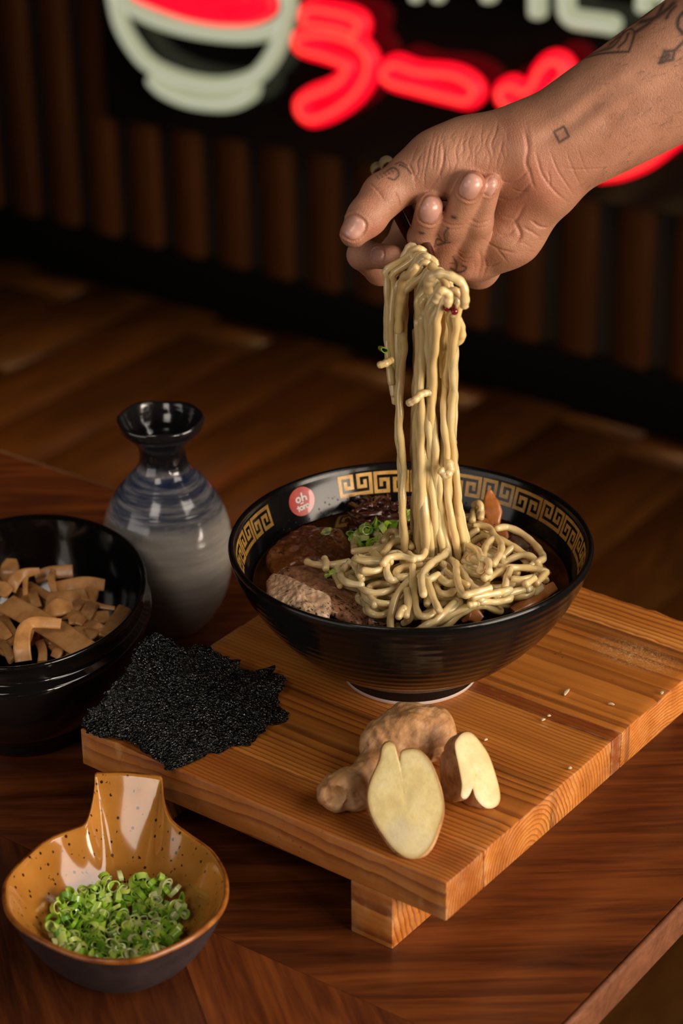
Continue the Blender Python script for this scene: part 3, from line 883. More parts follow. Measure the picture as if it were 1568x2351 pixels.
def caps_field(caps, lo, hi, h, margin=.02):
    """caps: (a, b, ra, rb, k) world points; smooth union in order"""
    n = np.ceil((hi - lo) / h).astype(int) + 1
    f = np.full(n, margin, np.float32)
    for (a, b, ra, rb, k) in caps:
        a = np.asarray(a, float); b = np.asarray(b, float)
        l = np.minimum(a - ra, b - rb) - margin * .8; u = np.maximum(a + ra, b + rb) + margin * .8
        i0 = np.clip(np.floor((l - lo) / h).astype(int), 0, n - 1); i1 = np.clip(np.ceil((u - lo) / h).astype(int) + 1, 1, n)
        ax = [(lo[q] + np.arange(i0[q], i1[q]) * h).astype(np.float32) for q in range(3)]
        X, Y, Z = np.meshgrid(*ax, indexing='ij', sparse=True)
        ba = b - a; L2 = max(float(ba @ ba), 1e-12)
        t = np.clip(((X - a[0]) * ba[0] + (Y - a[1]) * ba[1] + (Z - a[2]) * ba[2]) / L2, 0, 1)
        d = np.sqrt((X - a[0] - t * ba[0]) ** 2 + (Y - a[1] - t * ba[1]) ** 2 + (Z - a[2] - t * ba[2]) ** 2) - (ra + (rb - ra) * t)
        sl = tuple(slice(i0[q], i1[q]) for q in range(3))
        g = f[sl]
        if k > 0:
            hh = np.maximum(k - np.abs(g - d), 0) / k
            f[sl] = np.minimum(g, d) - hh * hh * k * .25
        else:
            f[sl] = np.minimum(g, d)
    return f

def laplacian(V, F, it=2, w=.5):
    E = np.vstack([F[:, [0, 1]], F[:, [1, 2]], F[:, [2, 3]], F[:, [3, 0]]])
    for _ in range(it):
        s = np.zeros_like(V); c = np.zeros(len(V))
        np.add.at(s, E[:, 0], V[E[:, 1]]); np.add.at(s, E[:, 1], V[E[:, 0]])
        np.add.at(c, E[:, 0], 1); np.add.at(c, E[:, 1], 1)
        V = V + w * (s / np.maximum(c, 1)[:, None] - V)
    return V

# ------------------------------------------------------------------ strips and slabs
def strip_mesh(name, C, W, hw, ht, m, seg=12):
    """flat strip along C with width directions W; carries (along, across) as an attribute for its fibres"""
    C = np.asarray(C, float); n = len(C)
    T = np.gradient(C, axis=0); T /= np.maximum(np.linalg.norm(T, axis=1), 1e-9)[:, None]
    W = np.asarray(W, float); W = W - T * np.sum(W * T, 1)[:, None]; W /= np.maximum(np.linalg.norm(W, axis=1), 1e-9)[:, None]
    Nn = np.cross(T, W)
    hw = np.broadcast_to(hw, (n,)); ht = np.broadcast_to(ht, (n,))
    th = np.linspace(0, 2 * np.pi, seg, endpoint=False)
    cs = np.sign(np.cos(th)) * np.abs(np.cos(th)) ** .45; sn = np.sign(np.sin(th)) * np.abs(np.sin(th)) ** .6
    V = (C[:, None] + hw[:, None, None] * cs[None, :, None] * W[:, None] + ht[:, None, None] * sn[None, :, None] * Nn[:, None]).reshape(-1, 3)
    F = []
    for i in range(n - 1):
        for j in range(seg):
            k = (j + 1) % seg; F.append((i * seg + j, i * seg + k, (i + 1) * seg + k, (i + 1) * seg + j))
    F.append(tuple(range(seg - 1, -1, -1))); F.append(tuple((n - 1) * seg + j for j in range(seg)))
    me = mesh_data(name, V, F, m)
    L = np.r_[0, np.cumsum(np.linalg.norm(np.diff(C, axis=0), axis=1))]
    at_ = np.zeros((n, seg, 3)); at_[..., 0] = L[:, None]; at_[..., 1] = (hw[:, None] * cs[None])
    A = me.attributes.new('fibre', 'FLOAT_VECTOR', 'POINT'); A.data.foreach_set('vector', at_.reshape(-1).astype(np.float32))
    return sharp_by_angle(me, 60)

def placed(name, me, label, cat, group=None, parent=None):
    co = np.zeros(len(me.vertices) * 3); me.vertices.foreach_get('co', co); co = co.reshape(-1, 3)
    c = (co.min(0) + co.max(0)) / 2; c[2] = co[:, 2].min()
    origin_to(me, c)
    o = obj(name, me, parent, tuple(c))
    return tag(o, label, cat, group)

def slab_geo(out, thick, rnd=.0012, nr=9, bulge=.0, nz=.0, nscale=120, seed=0.0):
    """thick piece with the outline out (world points of its top face)"""
    P = np.asarray(out, float); n = len(P); c = P.mean(0)
    V = []; rings = []
    def ring(s, dz, drop=0.0):
        b = len(V)
        for p in P:
            q = c + (p - c) * s
            d = np.linalg.norm((p - c)[:2])
            k = noise.noise(Vector((q[0] * nscale + seed, q[1] * nscale, seed))) + .5 * noise.noise(Vector((q[0] * nscale * 2.3 + seed, q[1] * nscale * 2.3, 3 + seed)))
            V.append((q[0], q[1], q[2] + dz + k * nz + bulge * (1 - s * s)))
        rings.append(b)
    d_ = np.linalg.norm(P - c, axis=1).mean(); e = rnd / d_
    ring(.6, -thick); ring(1 - e * 1.2, -thick); ring(1 + e * .2, -thick + rnd); ring(1 + e * .3, -thick * .5); ring(1, -rnd); ring(1 - e, -rnd * .25)
    for s in np.linspace(1 - 2.2 * e, .06, nr): ring(s, 0)
    F = []
    for i in range(len(rings) - 1):
        for j in range(n):
            k = (j + 1) % n; F.append((rings[i] + j, rings[i] + k, rings[i + 1] + k, rings[i + 1] + j))
    F.append(tuple(rings[0] + j for j in range(n))[::-1]); F.append(tuple(rings[-1] + j for j in range(n)))
    return np.array(V), F

def dense(pts, n):
    P = [np.asarray(p, float) for p in pts]
    return per_catmull(np.array(P), n)

# ------------------------------------------------------------------ nori
def nori_mat():
    m = M('nori')
    v = m.coord('Object')
    fl = m.voro(m.coord('Object', scale=(1, 1, 1)), 520, 'F1', 'Color'); fx = m.sep(fl)
    vo = m.voro(v, 760); n = m.noise(v, 260, 5, .7); n2 = m.noise(v, 60, 3, .6)
    c = m.ramp(n, [(.42, (.0006, .0006, .0004)), (.62, (.0022, .0024, .0009)), (.75, (.012, .013, .004)), (.84, (.04, .04, .014))])
    m.set(Base_Color=c, Roughness=m.ramp(fx[0], [(.1, .20), (.9, .07)]))
    m.p.inputs['Specular IOR Level'].default_value = .55
    h = m.math('ADD', m.math('MULTIPLY', vo, 1.2), m.math('ADD', m.math('MULTIPLY', n, 1.0), m.math('MULTIPLY', fx[1], .5)))
    bn = m.bump(h, .8, .0022)
    fl2 = m.voro(v, 900, 'F1', 'Color')
    sub = m.node('VectorMath', operation='SUBTRACT'); m.val(sub.inputs[0], fl2); sub.inputs[1].default_value = (.5, .5, .5)
    sc = m.node('VectorMath', operation='SCALE'); m.val(sc.inputs[0], sub.outputs[0]); sc.inputs['Scale'].default_value = 1.0
    ad = m.node('VectorMath', operation='ADD'); m.val(ad.inputs[0], bn); m.val(ad.inputs[1], sc.outputs[0])
    nm = m.node('VectorMath', operation='NORMALIZE'); m.val(nm.inputs[0], ad.outputs[0])
    m.val(m.p.inputs['Normal'], nm.outputs[0])
    return m.m
MAT_NORI = nori_mat()
nori_pts = [(183, 1657, .064), (205, 1632, .069), (240, 1597, .077), (270, 1558, .084), (290, 1528, .089), (305, 1500, .092), (320, 1478, .094), (342, 1458, .096), (356, 1448, .097), (378, 1458, .095), (400, 1470, .092), (432, 1492, .085), (450, 1478, .084), (482, 1485, .080), (520, 1505, .074), (548, 1515, .071), (553, 1530, .068), (600, 1536, .066), (628, 1527, .066), (632, 1545, .064), (655, 1553, .064), (651, 1583, .063), (632, 1598, .062), (645, 1620, .061), (664, 1645, .0605), (640, 1657, .0605), (622, 1660, .0605), (592, 1690, .0605), (570, 1708, .0605), (545, 1707, .0605), (510, 1722, .0605), (480, 1728, .0605), (430, 1753, .0602), (385, 1768, .0602), (372, 1752, .0605), (330, 1722, .0618), (300, 1698, .062), (262, 1686, .0628), (228, 1688, .0628), (205, 1680, .0632)]
def nori_sheet(pts, n, seed, drop, sc, amp):
    P = per_catmull(np.array([at(a, b, z) for a, b, z in pts]), n)
    c = P.mean(0); c[2] = .074
    V = []; rings = 34
    for i in range(rings + 1):
        s = (i / rings) ** .9 * sc
        for j in range(n):
            q = c + (P[j] - c) * s
            jag = 0
            if i == rings: jag = .0034 * noise.noise(Vector((j * .45 + seed, seed, 0))) + .0026 * noise.noise(Vector((j * 1.3 + seed, 5, 0)))
            d = (P[j] - c); d = d / np.linalg.norm(d)
            q = q + d * jag
            nz = noise.noise(Vector((q[0] * 45 + seed, q[1] * 45, 0))) * 1.5 + noise.noise(Vector((q[0] * 130 + seed, q[1] * 130, 2))) * .8 + noise.noise(Vector((q[0] * 330 + seed, q[1] * 330, 4))) * .45
            hgt = (P[j][2] - .0605) * s * s + .0605 + .011 * (1 - s * s) + nz * amp - drop
            V.append((q[0] + nz * .0006, q[1] - nz * .0005, max(hgt, BZ1 + .0007) if s < .97 or P[j][2] < .0612 else hgt))
    F = []
    for i in range(rings):
        for j in range(n):
            k = (j + 1) % n; F.append((i * n + j, (i + 1) * n + j, (i + 1) * n + k, i * n + k))
    nv = len(V); V = V + [(p[0], p[1], p[2] - .0004) for p in V]
    F = F + [tuple(i + nv for i in q[::-1]) for q in F]
    o_ = rings * n
    F = F + [(o_ + j, o_ + j + nv, o_ + (j + 1) % n + nv, o_ + (j + 1) % n) for j in range(n)]
    me = mesh_data('nori_sheet', V, F, MAT_NORI)
    bm = bmesh.new(); bm.from_mesh(me); bmesh.ops.remove_doubles(bm, verts=bm.verts, dist=1e-6); bm.to_mesh(me); bm.free()
    me.polygons.foreach_set('use_smooth', [True] * len(me.polygons))
    return me
placed('nori_sheet', nori_sheet(nori_pts, 220, 1.7, 0.0, 1.0, .0013), 'crumpled glossy dark green nori sheet on the corner of the board, uppermost one', 'seaweed')
placed('nori_sheet', nori_sheet(nori_pts, 180, 8.3, .0028, .96, .0010), 'dark nori sheet lying beneath the crumpled upper sheet on the board corner', 'seaweed')

# ------------------------------------------------------------------ ginger
def ginger_flesh():
    m = M('ginger_flesh')
    v = m.coord('Object')
    n = m.noise(v, 60, 4, .6); fib = m.noise(m.coord('Object', scale=(1, 1, .22)), 330, 4, .65); pt = m.noise(m.coord('Object', scale=(1, 1, .4)), 34, 2, .5)
    c = m.ramp(n, [(.3, (.56, .44, .19)), (.52, (.68, .56, .27)), (.75, (.72, .62, .37))])
    c = m.mix(m.ramp(fib, [(.5, 0.0), (.72, .5)]), c, (.50, .40, .20))
    c = m.mix(m.ramp(pt, [(.55, 0.0), (.66, .40)]), c, (.43, .40, .33))
    c = m.mix(m.math('MULTIPLY', m.attr('edge'), 1.0), c, (.34, .20, .055))
    m.set(Base_Color=c, Roughness=.40)
    m.p.inputs['Subsurface Weight'].default_value = .12; m.p.inputs['Subsurface Radius'].default_value = (.006, .004, .002); m.p.inputs['Subsurface Scale'].default_value = .4
    m.bump(m.math('ADD', fib, m.math('MULTIPLY', n, .6)), .35, .0008); return m.m
def ginger_skin():
    m = M('ginger_skin')
    n = m.noise(m.coord('Object', scale=(1, 1, 1)), 70, 4, .65); n2 = m.noise(m.coord('Object'), 260, 3, .6)
    c = m.ramp(n, [(.3, (.26, .11, .032)), (.5, (.46, .235, .095)), (.7, (.60, .36, .18))])
    c = m.mix(m.ramp(n2, [(.62, 0.0), (.75, .5)]), c, (.14, .06, .02))
    ln = m.noise(m.coord('Object', scale=(1, .12, 1), rot=(0, 0, .3)), 190, 3, .6)
    c2 = m.mix(m.ramp(ln, [(.55, 0.0), (.68, .65)]), c, (.20, .085, .03))
    m.set(Base_Color=c2, Roughness=.55); m.bump(m.math('ADD', n2, ln), .5, .0009); return m.m
MAT_GF, MAT_GS = ginger_flesh(), ginger_skin()
Zv = np.array([0, 0, 1.0])
def onplane(px, py, P0, n):
    v = ray(px, py); return CAM_LOC + v * (((P0 - CAM_LOC) @ n) / (v @ n))
def cut_ginger(outl_px, base_px, nrm, depth, label, seed, N=88, backshift=(0, 0, 0)):
    nrm = nrm / np.linalg.norm(nrm)
    P0 = at(base_px[0], base_px[1], BZ1 + .0012)
    P = per_catmull(np.array([onplane(a, b, P0, nrm) for a, b in outl_px]), N)
    c = P.mean(0)
    base = c.copy(); base[2] = BZ1
    root = empty('ginger_piece', tuple(base)); tag(root, label, 'ginger')
    V = [c]; F = []
    S = np.r_[np.linspace(.12, .9, 6), .95, .98, 1.0]
    for s in S:
        for p in P: V.append(c + (p - c) * s + nrm * (.0008 * (1 - s ** 4)))
    for j in range(N): F.append((0, 1 + j, 1 + (j + 1) % N))
    for i in range(8):
        for j in range(N):
            k = (j + 1) % N; F.append((1 + i * N + j, 1 + (i + 1) * N + j, 1 + (i + 1) * N + k, 1 + i * N + k))
    me = fix_normals(mesh_data('cut_face', V, F, MAT_GF)); origin_to(me, base)
    ed = np.r_[0, np.repeat(np.clip((S - .86) / .14, 0, 1) ** 2, N)]
    A = me.attributes.new('edge', 'FLOAT', 'POINT'); A.data.foreach_set('value', ed.astype(np.float32))
    f = obj('cut_face', me, root); f['label'] = 'pale yellow cut face'
    V = []; F = []; rg = np.linspace(0, 1, 14)
    bs = np.asarray(backshift, float)
    for t in rg:
        a = t * math.pi / 2; sc = max(math.cos(a) ** .62, .02) * (1 + .05 * math.sin(t * 9)); back = math.sin(a) * depth
        for p in P:
            q = c + (p - c) * sc - nrm * (back + .0002) + bs * t
            nv = noise.noise(Vector(q * 75) + Vector((seed, 0, 0))) * .0022 * min(1, t * 3) + math.sin(back * 900) * .0004
            q = q + (q - c) / (np.linalg.norm(q - c) + 1e-9) * nv
            if q[2] < BZ1 + .0004: q[2] = BZ1 + .0004
            V.append(q)
    for i in range(len(rg) - 1):
        for j in range(N):
            k = (j + 1) % N; F.append((i * N + j, i * N + k, (i + 1) * N + k, (i + 1) * N + j))
    F.append(tuple((len(rg) - 1) * N + j for j in range(N)))
    me = fix_normals(mesh_data('skin', V, F, MAT_GS)); origin_to(me, base)
    obj('skin', me, root)
    return root
e1 = math.radians(50)
cut_ginger([(844, 1830), (852, 1790), (872, 1745), (878, 1715), (890, 1703), (904, 1706), (910, 1722), (917, 1748), (921, 1726), (940, 1719), (962, 1722), (985, 1745), (1003, 1785), (1017, 1835), (1018, 1862), (1010, 1890), (992, 1938), (966, 1966), (940, 1971), (908, 1952), (878, 1915), (853, 1872)],
           (945, 1970), -HF * math.cos(e1) + Zv * math.sin(e1), .017, 'large halved ginger with pale oval cut face, nearest the board corner', 2.0)
cut_ginger([(1044, 1712), (1052, 1692), (1066, 1681), (1084, 1683), (1103, 1703), (1122, 1732), (1136, 1770), (1147, 1812), (1148, 1838), (1138, 1852), (1120, 1856), (1103, 1846), (1090, 1828), (1084, 1808), (1080, 1822), (1070, 1834), (1058, 1828), (1060, 1800), (1053, 1760)],
           (1118, 1860), HR * .50 - HF * .62 + Zv * .60, .021, 'smaller halved ginger tilted on its side at the right of the large one', 7.0, backshift=-HR * .004)
g = lambda px, py, z: at(px, py, BZ1 + z)
caps = [(g(888, 1708, .016), g(985, 1680, .017), .0150, .0150, 0), (g(940, 1690, .02), g(930, 1660, .021), .0150, .0115, .006), (g(868, 1712, .012), g(858, 1690, .013), .0085, .0060, .004),
        (g(985, 1690, .013), g(1003, 1712, .010), .0105, .0085, .005), (g(880, 1745, .011), g(850, 1775, .010), .0095, .0085, .006), (g(850, 1775, .010), g(800, 1808, .0105), .0085, .0090, .006), (g(795, 1806, .0105), g(776, 1818, .011), .0098, .0105, .004), (g(815, 1828, .008), g(825, 1836, .007), .007, .006, .004)]
P_ = np.array([q for c_ in caps for q in (c_[0], c_[1])])
lo, hi = P_.min(0) - .02, P_.max(0) + .02
f_ = caps_field(caps, lo, hi, .0011)
hole = g(766, 1828, .015)
ax = [lo[q] + np.arange(f_.shape[q]) * .0011 for q in range(3)]
X, Y, Z = np.meshgrid(*ax, indexing='ij')
f_ = np.maximum(f_, -(np.sqrt((X - hole[0]) ** 2 + (Y - hole[1]) ** 2 + (Z - hole[2]) ** 2) - .0062)).astype(np.float32)
f_ = np.maximum(f_, (BZ1 + .0004) - Z).astype(np.float32)
Vg, Fg = surface_nets(f_, lo, .0011); Vg = laplacian(Vg, Fg, 3)
me = mesh_data('ginger_piece', Vg, Fg, MAT_GS)
nr_ = np.zeros(len(Vg) * 3); me.vertices.foreach_get('normal', nr_); nr_ = nr_.reshape(-1, 3)
axis = g(985, 1680, .017) - g(888, 1708, .016); axis /= np.linalg.norm(axis)
for i, p in enumerate(Vg):
    t = (p - caps[0][0]) @ axis
    k = .00035 * math.sin(t * 700 + 5 * noise.noise(Vector(p * 60))) + .0012 * noise.noise(Vector(p * 110)) + .0006 * noise.noise(Vector(p * 300))
    if p[2] > BZ1 + .001: Vg[i] = p + nr_[i] * k
me.vertices.foreach_set('co', Vg.ravel()); me.update()
placed('ginger_piece', me, 'knobbly unpeeled ginger root behind the two cut pieces', 'ginger')

# ------------------------------------------------------------------ bamboo shoots in the side bowl
def menma_mat(name, a, b, c_):
    m = M(name)
    fv = m.attr('fibre', 'Vector')
    mp = m.node('Mapping'); m.val(mp.inputs['Vector'], fv); mp.inputs['Scale'].default_value = (40, 900, 1); mp.inputs['Location'].default_value = (.3, .7, 0)
    off = m.node('CombineXYZ'); m.val(off.inputs[0], m.math('MULTIPLY', m.rand(), 50.0)); m.val(mp.inputs['Location'], off.outputs[0])
    fib = m.noise(mp.outputs[0], 1.0, 3, .6)
    n = m.noise(m.coord('Object'), 70, 3, .6)
    cc = m.ramp(n, [(.3, a), (.55, b), (.78, c_)])
    cc = m.mix(m.ramp(fib, [(.5, 0.0), (.75, .35)]), cc, a)
    cc = m.mix(1.0, cc, m.math('ADD', m.math('MULTIPLY', m.rand(), .4), .8), 'MULTIPLY')
    m.set(Base_Color=cc, Roughness=.30)
    m.p.inputs['Coat Weight'].default_value = .3; m.p.inputs['Coat Roughness'].default_value = .15
    m.p.inputs['Subsurface Weight'].default_value = .12; m.p.inputs['Subsurface Radius'].default_value = (.006, .003, .001); m.p.inputs['Subsurface Scale'].default_value = .4
    m.bump(m.math('ADD', fib, m.math('MULTIPLY', n, .4)), .3, .0006)
    return m.m
MAT_MEN = menma_mat('bamboo_shoot', (.48, .20, .06), (.72, .355, .125), (.80, .45, .20))
MAT_MEN2 = menma_mat('simmered_bamboo_shoot', (.20, .062, .013), (.38, .13, .03), (.52, .24, .085))
def px_strip(name, pts, wpx, ht, m, tilt=55, twist=0, curl=0.0, n=None, wprof=None, zoff=0):
    """pts: (px, py, z). The strip lies turned towards the photographer by tilt degrees from level"""
    C = catmull([at(a, b, z + zoff) for a, b, z in pts], n or max(10, 6 * len(pts)))
    el = math.radians(tilt); nv = -HF * math.cos(el) + Zv * math.sin(el)
    T = np.gradient(C, axis=0); T /= np.linalg.norm(T, axis=1)[:, None]
    W = np.cross(np.broadcast_to(nv, T.shape), T)
    W /= np.maximum(np.linalg.norm(W, axis=1), 1e-6)[:, None]
    if twist:
        a = np.radians(np.linspace(-twist, twist, len(C)))[:, None]
        W = W * np.cos(a) + np.cross(T, W) * np.sin(a)
    hw = wpx / 2 / scale_at(C.mean(0))
    u = np.linspace(0, 1, len(C))
    prof = np.ones(len(C)) if wprof is None else np.interp(u, np.linspace(0, 1, len(wprof)), wprof)
    rag = np.array([1 + .06 * noise.noise(Vector((q[0] * 150, q[1] * 150, q[2] * 150))) for q in C])
    return strip_mesh(name, C, W, hw * prof * rag, ht * np.clip(prof, .6, 1), m, 14)
B = .0
menma = [
    ([(12, 1384, .066), (70, 1414, .068), (130, 1448, .070), (196, 1492, .071)], 58, .0011, 62, 4, 'wide flat light bamboo strip lying diagonally across the front of the pile', None),
    ([(54, 1518, .066), (50, 1484, .073), (53, 1452, .077), (66, 1432, .079), (90, 1428, .079), (140, 1432, .078)], 34, .0013, 45, 0, 'bamboo strip folded over the wide diagonal strip', (1.15, 1.2, 1.1, .85, .8, .75)),
    ([(106, 1402, .066), (135, 1393, .069), (166, 1392, .067)], 46, .0016, 60, 0, 'rounded oval bamboo slice behind the wide diagonal strip', (.55, 1, 1.05, .95, .6)),
    ([(22, 1338, .058), (22, 1310, .065), (26, 1284, .069)], 46, .0018, 35, 0, 'rounded bamboo piece standing at the back left of the pile', (.9, 1, .95, .55)),
    ([(24, 1356, .062), (36, 1330, .068), (58, 1316, .070), (90, 1310, .069)], 26, .0013, 35, 20, 'curled bamboo strip beside the rounded back left piece', (1.1, 1.2, .9, .6)),
    ([(61, 1318, .069), (58, 1340, .066), (58, 1368, .062)], 12, .0012, 40, 0, 'narrow ragged bamboo sliver hanging from the curled strip', None),
    ([(82, 1326, .060), (120, 1315, .063), (167, 1311, .064)], 32, .0014, 40, 0, 'squared bamboo strip lying furthest back in the pile', None),
    ([(118, 1354, .060), (160, 1346, .063), (200, 1340, .064), (240, 1343, .063)], 36, .0016, 45, 8, 'long bamboo strip with a frayed end at the back right', (1, 1, 1.05, .95, .8)),
    ([(121, 1307, .066), (118, 1330, .065), (128, 1366, .061)], 17, .0013, 35, 25, 'thin bamboo flap standing across the squared back strip', (.6, .9, 1.1, .8)),
    ([(64, 1342, .060), (88, 1356, .061), (120, 1374, .061)], 22, .0014, 50, 15, 'short slanting bamboo strip below the curled strip', None),
    ([(172, 1362, .064), (188, 1378, .063), (222, 1390, .062), (264, 1397, .061)], 15, .0013, 55, 10, 'long wavy bamboo strip edge curving to the right wall', (.8, 1.2, 1, .7)),
    ([(216, 1346, .062), (205, 1368, .060), (195, 1386, .059)], 40, .0013, 40, 15, 'curved bamboo sheet above the long wavy strip', (.7, 1, 1.1)),
    ([(286, 1396, .062), (268, 1424, .064), (246, 1454, .066)], 36, .0014, 50, 12, 'brown edged bamboo strip leaning on the right wall of the bowl', (.9, 1, 1)),
    ([(178, 1424, .062), (212, 1419, .062), (250, 1416, .061)], 32, .0014, 55, 0, 'broad bamboo strip tucked under the leaning right strip', None),
    ([(158, 1426, .066), (176, 1422, .067), (194, 1430, .066)], 30, .0015, 55, 0, 'small blunt bamboo piece right of the oval slice', (.7, 1, .75)),
    ([(212, 1458, .063), (230, 1452, .065), (246, 1458, .064)], 20, .0017, 50, 0, 'small knotted bamboo bit near the front right rim', (.6, 1, .6)),
    ([(-14, 1366, .064), (4, 1352, .068), (20, 1362, .068)], 40, .0016, 45, 10, 'pale wet bamboo lump at the frame edge above the diagonal strip', (.7, 1, .7)),
    ([(-6, 1472, .064), (12, 1484, .068), (28, 1516, .066)], 22, .0014, 45, 20, 'narrow twisted bamboo strip at the front left rim', None),
    ([(2, 1418, .060), (18, 1446, .062), (34, 1474, .062)], 34, .0013, 50, 0, 'dull bamboo strip below the end of the wide diagonal strip', None),
    ([(92, 1474, .062), (98, 1496, .064), (97, 1520, .062)], 22, .0014, 45, 0, 'short upright bamboo strip right of the folded strip', None),
    ([(152, 1360, .058), (164, 1384, .057), (170, 1408, .056)], 34, .0014, 40, 0, 'dark bamboo strip half hidden behind the oval slice', None),
    ([(60, 1380, .055), (110, 1384, .056), (180, 1396, .055)], 30, .0014, 60, 0, 'buried bamboo strip showing between the slices', None),
    ([(190, 1404, .056), (196, 1392, .058), (206, 1384, .057)], 16, .0013, 40, 0, 'orange bamboo sliver under the long wavy strip', None),
    ([(-40, 1420, .064), (-10, 1440, .065), (10, 1466, .064)], 40, .0014, 55, 0, 'bamboo strip cut by the frame edge at the left', None),
    ([(-70, 1350, .064), (-40, 1340, .066), (-5, 1330, .064)], 44, .0014, 50, 0, 'bamboo strip behind the wet lump at the frame edge', None),
    ([(120, 1480, .062), (140, 1496, .062), (158, 1508, .061)], 24, .0013, 55, 0, 'bamboo strip showing under the front end of the wide strip', None),
]
_r = random.Random(8)
for q in range(30):
    cx_, cy_ = _r.uniform(-60, 250), _r.uniform(1360, 1500)
    a_ = _r.uniform(0, 6.28); L_ = _r.uniform(26, 48); z_ = .055 + _r.random() * .009
    menma.append(([(cx_ - L_ * math.cos(a_), cy_ - L_ * .5 * math.sin(a_), z_), (cx_, cy_, z_ + .003), (cx_ + L_ * math.cos(a_), cy_ + L_ * .5 * math.sin(a_), z_)], _r.uniform(24, 40), .0014, _r.uniform(50, 85), _r.uniform(-20, 20), 'bamboo strip buried deep in the pile, showing only between others', None))
for (pts, w, ht, tilt, tw, lab, wp) in menma:
    placed('bamboo_shoot', px_strip('bamboo_shoot', pts, w, ht, MAT_MEN, tilt, tw, wprof=wp, zoff=.001), lab, 'bamboo shoot', 'bamboo shoots in the side bowl')

# ------------------------------------------------------------------ sliced pork, mushroom, bamboo in the ramen
def pork_mat(name, lean, fat, glaze, gl, streak=(1, 1, 1)):
    m = M(name)
    v = m.coord('Object')
    n = m.noise(m.coord('Object', scale=streak, rot=(0, 0, .5)), 62, 5, .68); n2 = m.noise(m.coord('Object', scale=streak, rot=(0, 0, .5)), 240, 4, .65)
    c = m.ramp(n, [(.32, lean), (.52, fat), (.72, tuple(x * 1.12 for x in fat))])
    g_ = m.noise(v, 24, 3, .6)
    c = m.mix(m.ramp(g_, [(.38, gl), (.62, gl * .35)]), c, glaze)
    ch = m.noise(m.coord('Object', scale=(1, 1.5, 1), rot=(0, 0, .6)), 420, 3, .6); zone = m.noise(v, 75, 2, .5)
    c = m.mix(m.math('MULTIPLY', m.ramp(ch, [(.52, 0.0), (.60, .95)]), m.ramp(zone, [(.50, 0.0), (.58, 1.0)])), c, (.035, .010, .004))
    m.set(Base_Color=c, Roughness=.3)
    m.p.inputs['Coat Weight'].default_value = .6; m.p.inputs['Coat Roughness'].default_value = .14
    m.p.inputs['Subsurface Weight'].default_value = .12; m.p.inputs['Subsurface Radius'].default_value = (.006, .003, .0015); m.p.inputs['Subsurface Scale'].default_value = .4
    m.bump(m.math('ADD', n, n2), .55, .0016); return m.m
PM1 = pork_mat('pork_glazed', (.15, .035, .010), (.30, .10, .028), (.085, .018, .004), .8, (1, 3, 1))
PM2 = pork_mat('pork_lean', (.30, .12, .065), (.48, .24, .13), (.15, .045, .014), .45, (1.5, 3, 1))
PM3 = pork_mat('pork_fat', (.56, .32, .19), (.72, .50, .33), (.32, .13, .045), .22)
PM4 = pork_mat('pork_edge', (.36, .17, .085), (.50, .27, .145), (.18, .06, .018), .4)
bz = BR_Z
def pork(outl_, thick, m, label, bulge, nz, seed):
    P = per_catmull(np.array([at(a, b, bz + z) for a, b, z in outl_]), 150)
    P = np.array([p + HR * .0009 * noise.noise(Vector((p[0] * 260, p[1] * 260, seed))) + HF * .0009 * noise.noise(Vector((p[0] * 260, p[1] * 260, 9 + seed))) for p in P])
    V, F = slab_geo(P, thick, .0011, 30, bulge, nz * 1.25, 190, seed)
    P = None
    me = fix_normals(mesh_data('pork_slice', V, F, m))
    return placed('pork_slice', me, label, 'pork', 'pork slices in the ramen')
pork_objs = [
    pork([(616, 1292, .003), (612, 1268, .006), (634, 1243, .008), (668, 1217, .008), (700, 1206, .008), (738, 1206, .008), (780, 1214, .006), (798, 1232, .006), (812, 1262, .004), (800, 1286, .003), (752, 1290, .004), (720, 1282, .006), (690, 1286, .006), (664, 1296, .006), (645, 1310, .005), (626, 1308, .004)],
         .005, PM1, 'dark glazed pork slice at the back, next to the dark mushroom strips', .002, .0011, 1.0),
    pork([(640, 1312, .007), (662, 1298, .009), (700, 1292, .010), (748, 1302, .010), (790, 1322, .009), (812, 1350, .008), (840, 1385, .006), (846, 1410, .005), (826, 1428, .005), (790, 1412, .006), (740, 1388, .008), (690, 1350, .009), (655, 1330, .008)],
         .005, PM2, 'reddish lean pork slice in the middle, under the pale slice', .0015, .0010, 4.0),
    pork([(612, 1332, .008), (622, 1316, .010), (650, 1316, .012), (690, 1334, .013), (728, 1352, .013), (754, 1362, .012), (760, 1386, .010), (752, 1408, .009), (728, 1410, .009), (690, 1398, .009), (650, 1384, .008), (618, 1368, .007)],
         .0055, PM3, 'pale fatty pork slice with brown char marks, nearest the bowl rim', .0018, .0007, 7.0),
    pork([(822, 1366, .003), (850, 1372, .005), (884, 1390, .005), (902, 1410, .004), (880, 1424, .003), (845, 1420, .003), (820, 1400, .003)],
         .004, PM4, 'small torn pork piece between the lean slice and the noodles', .0012, .0010, 11.0)]
def mush_mat():
    m = M('wood_ear'); n = m.noise(m.coord('Object'), 120, 3, .6)
    m.set(Base_Color=m.ramp(n, [(.3, (.026, .007, .005)), (.6, (.065, .018, .012)), (.8, (.15, .048, .030))]), Roughness=.22)
    m.p.inputs['Coat Weight'].default_value = .5; m.p.inputs['Coat Roughness'].default_value = .12
    m.bump(n, .4, .0008); return m.m
MAT_MUSH = mush_mat()
rng = random.Random(21)
heap_objs = []
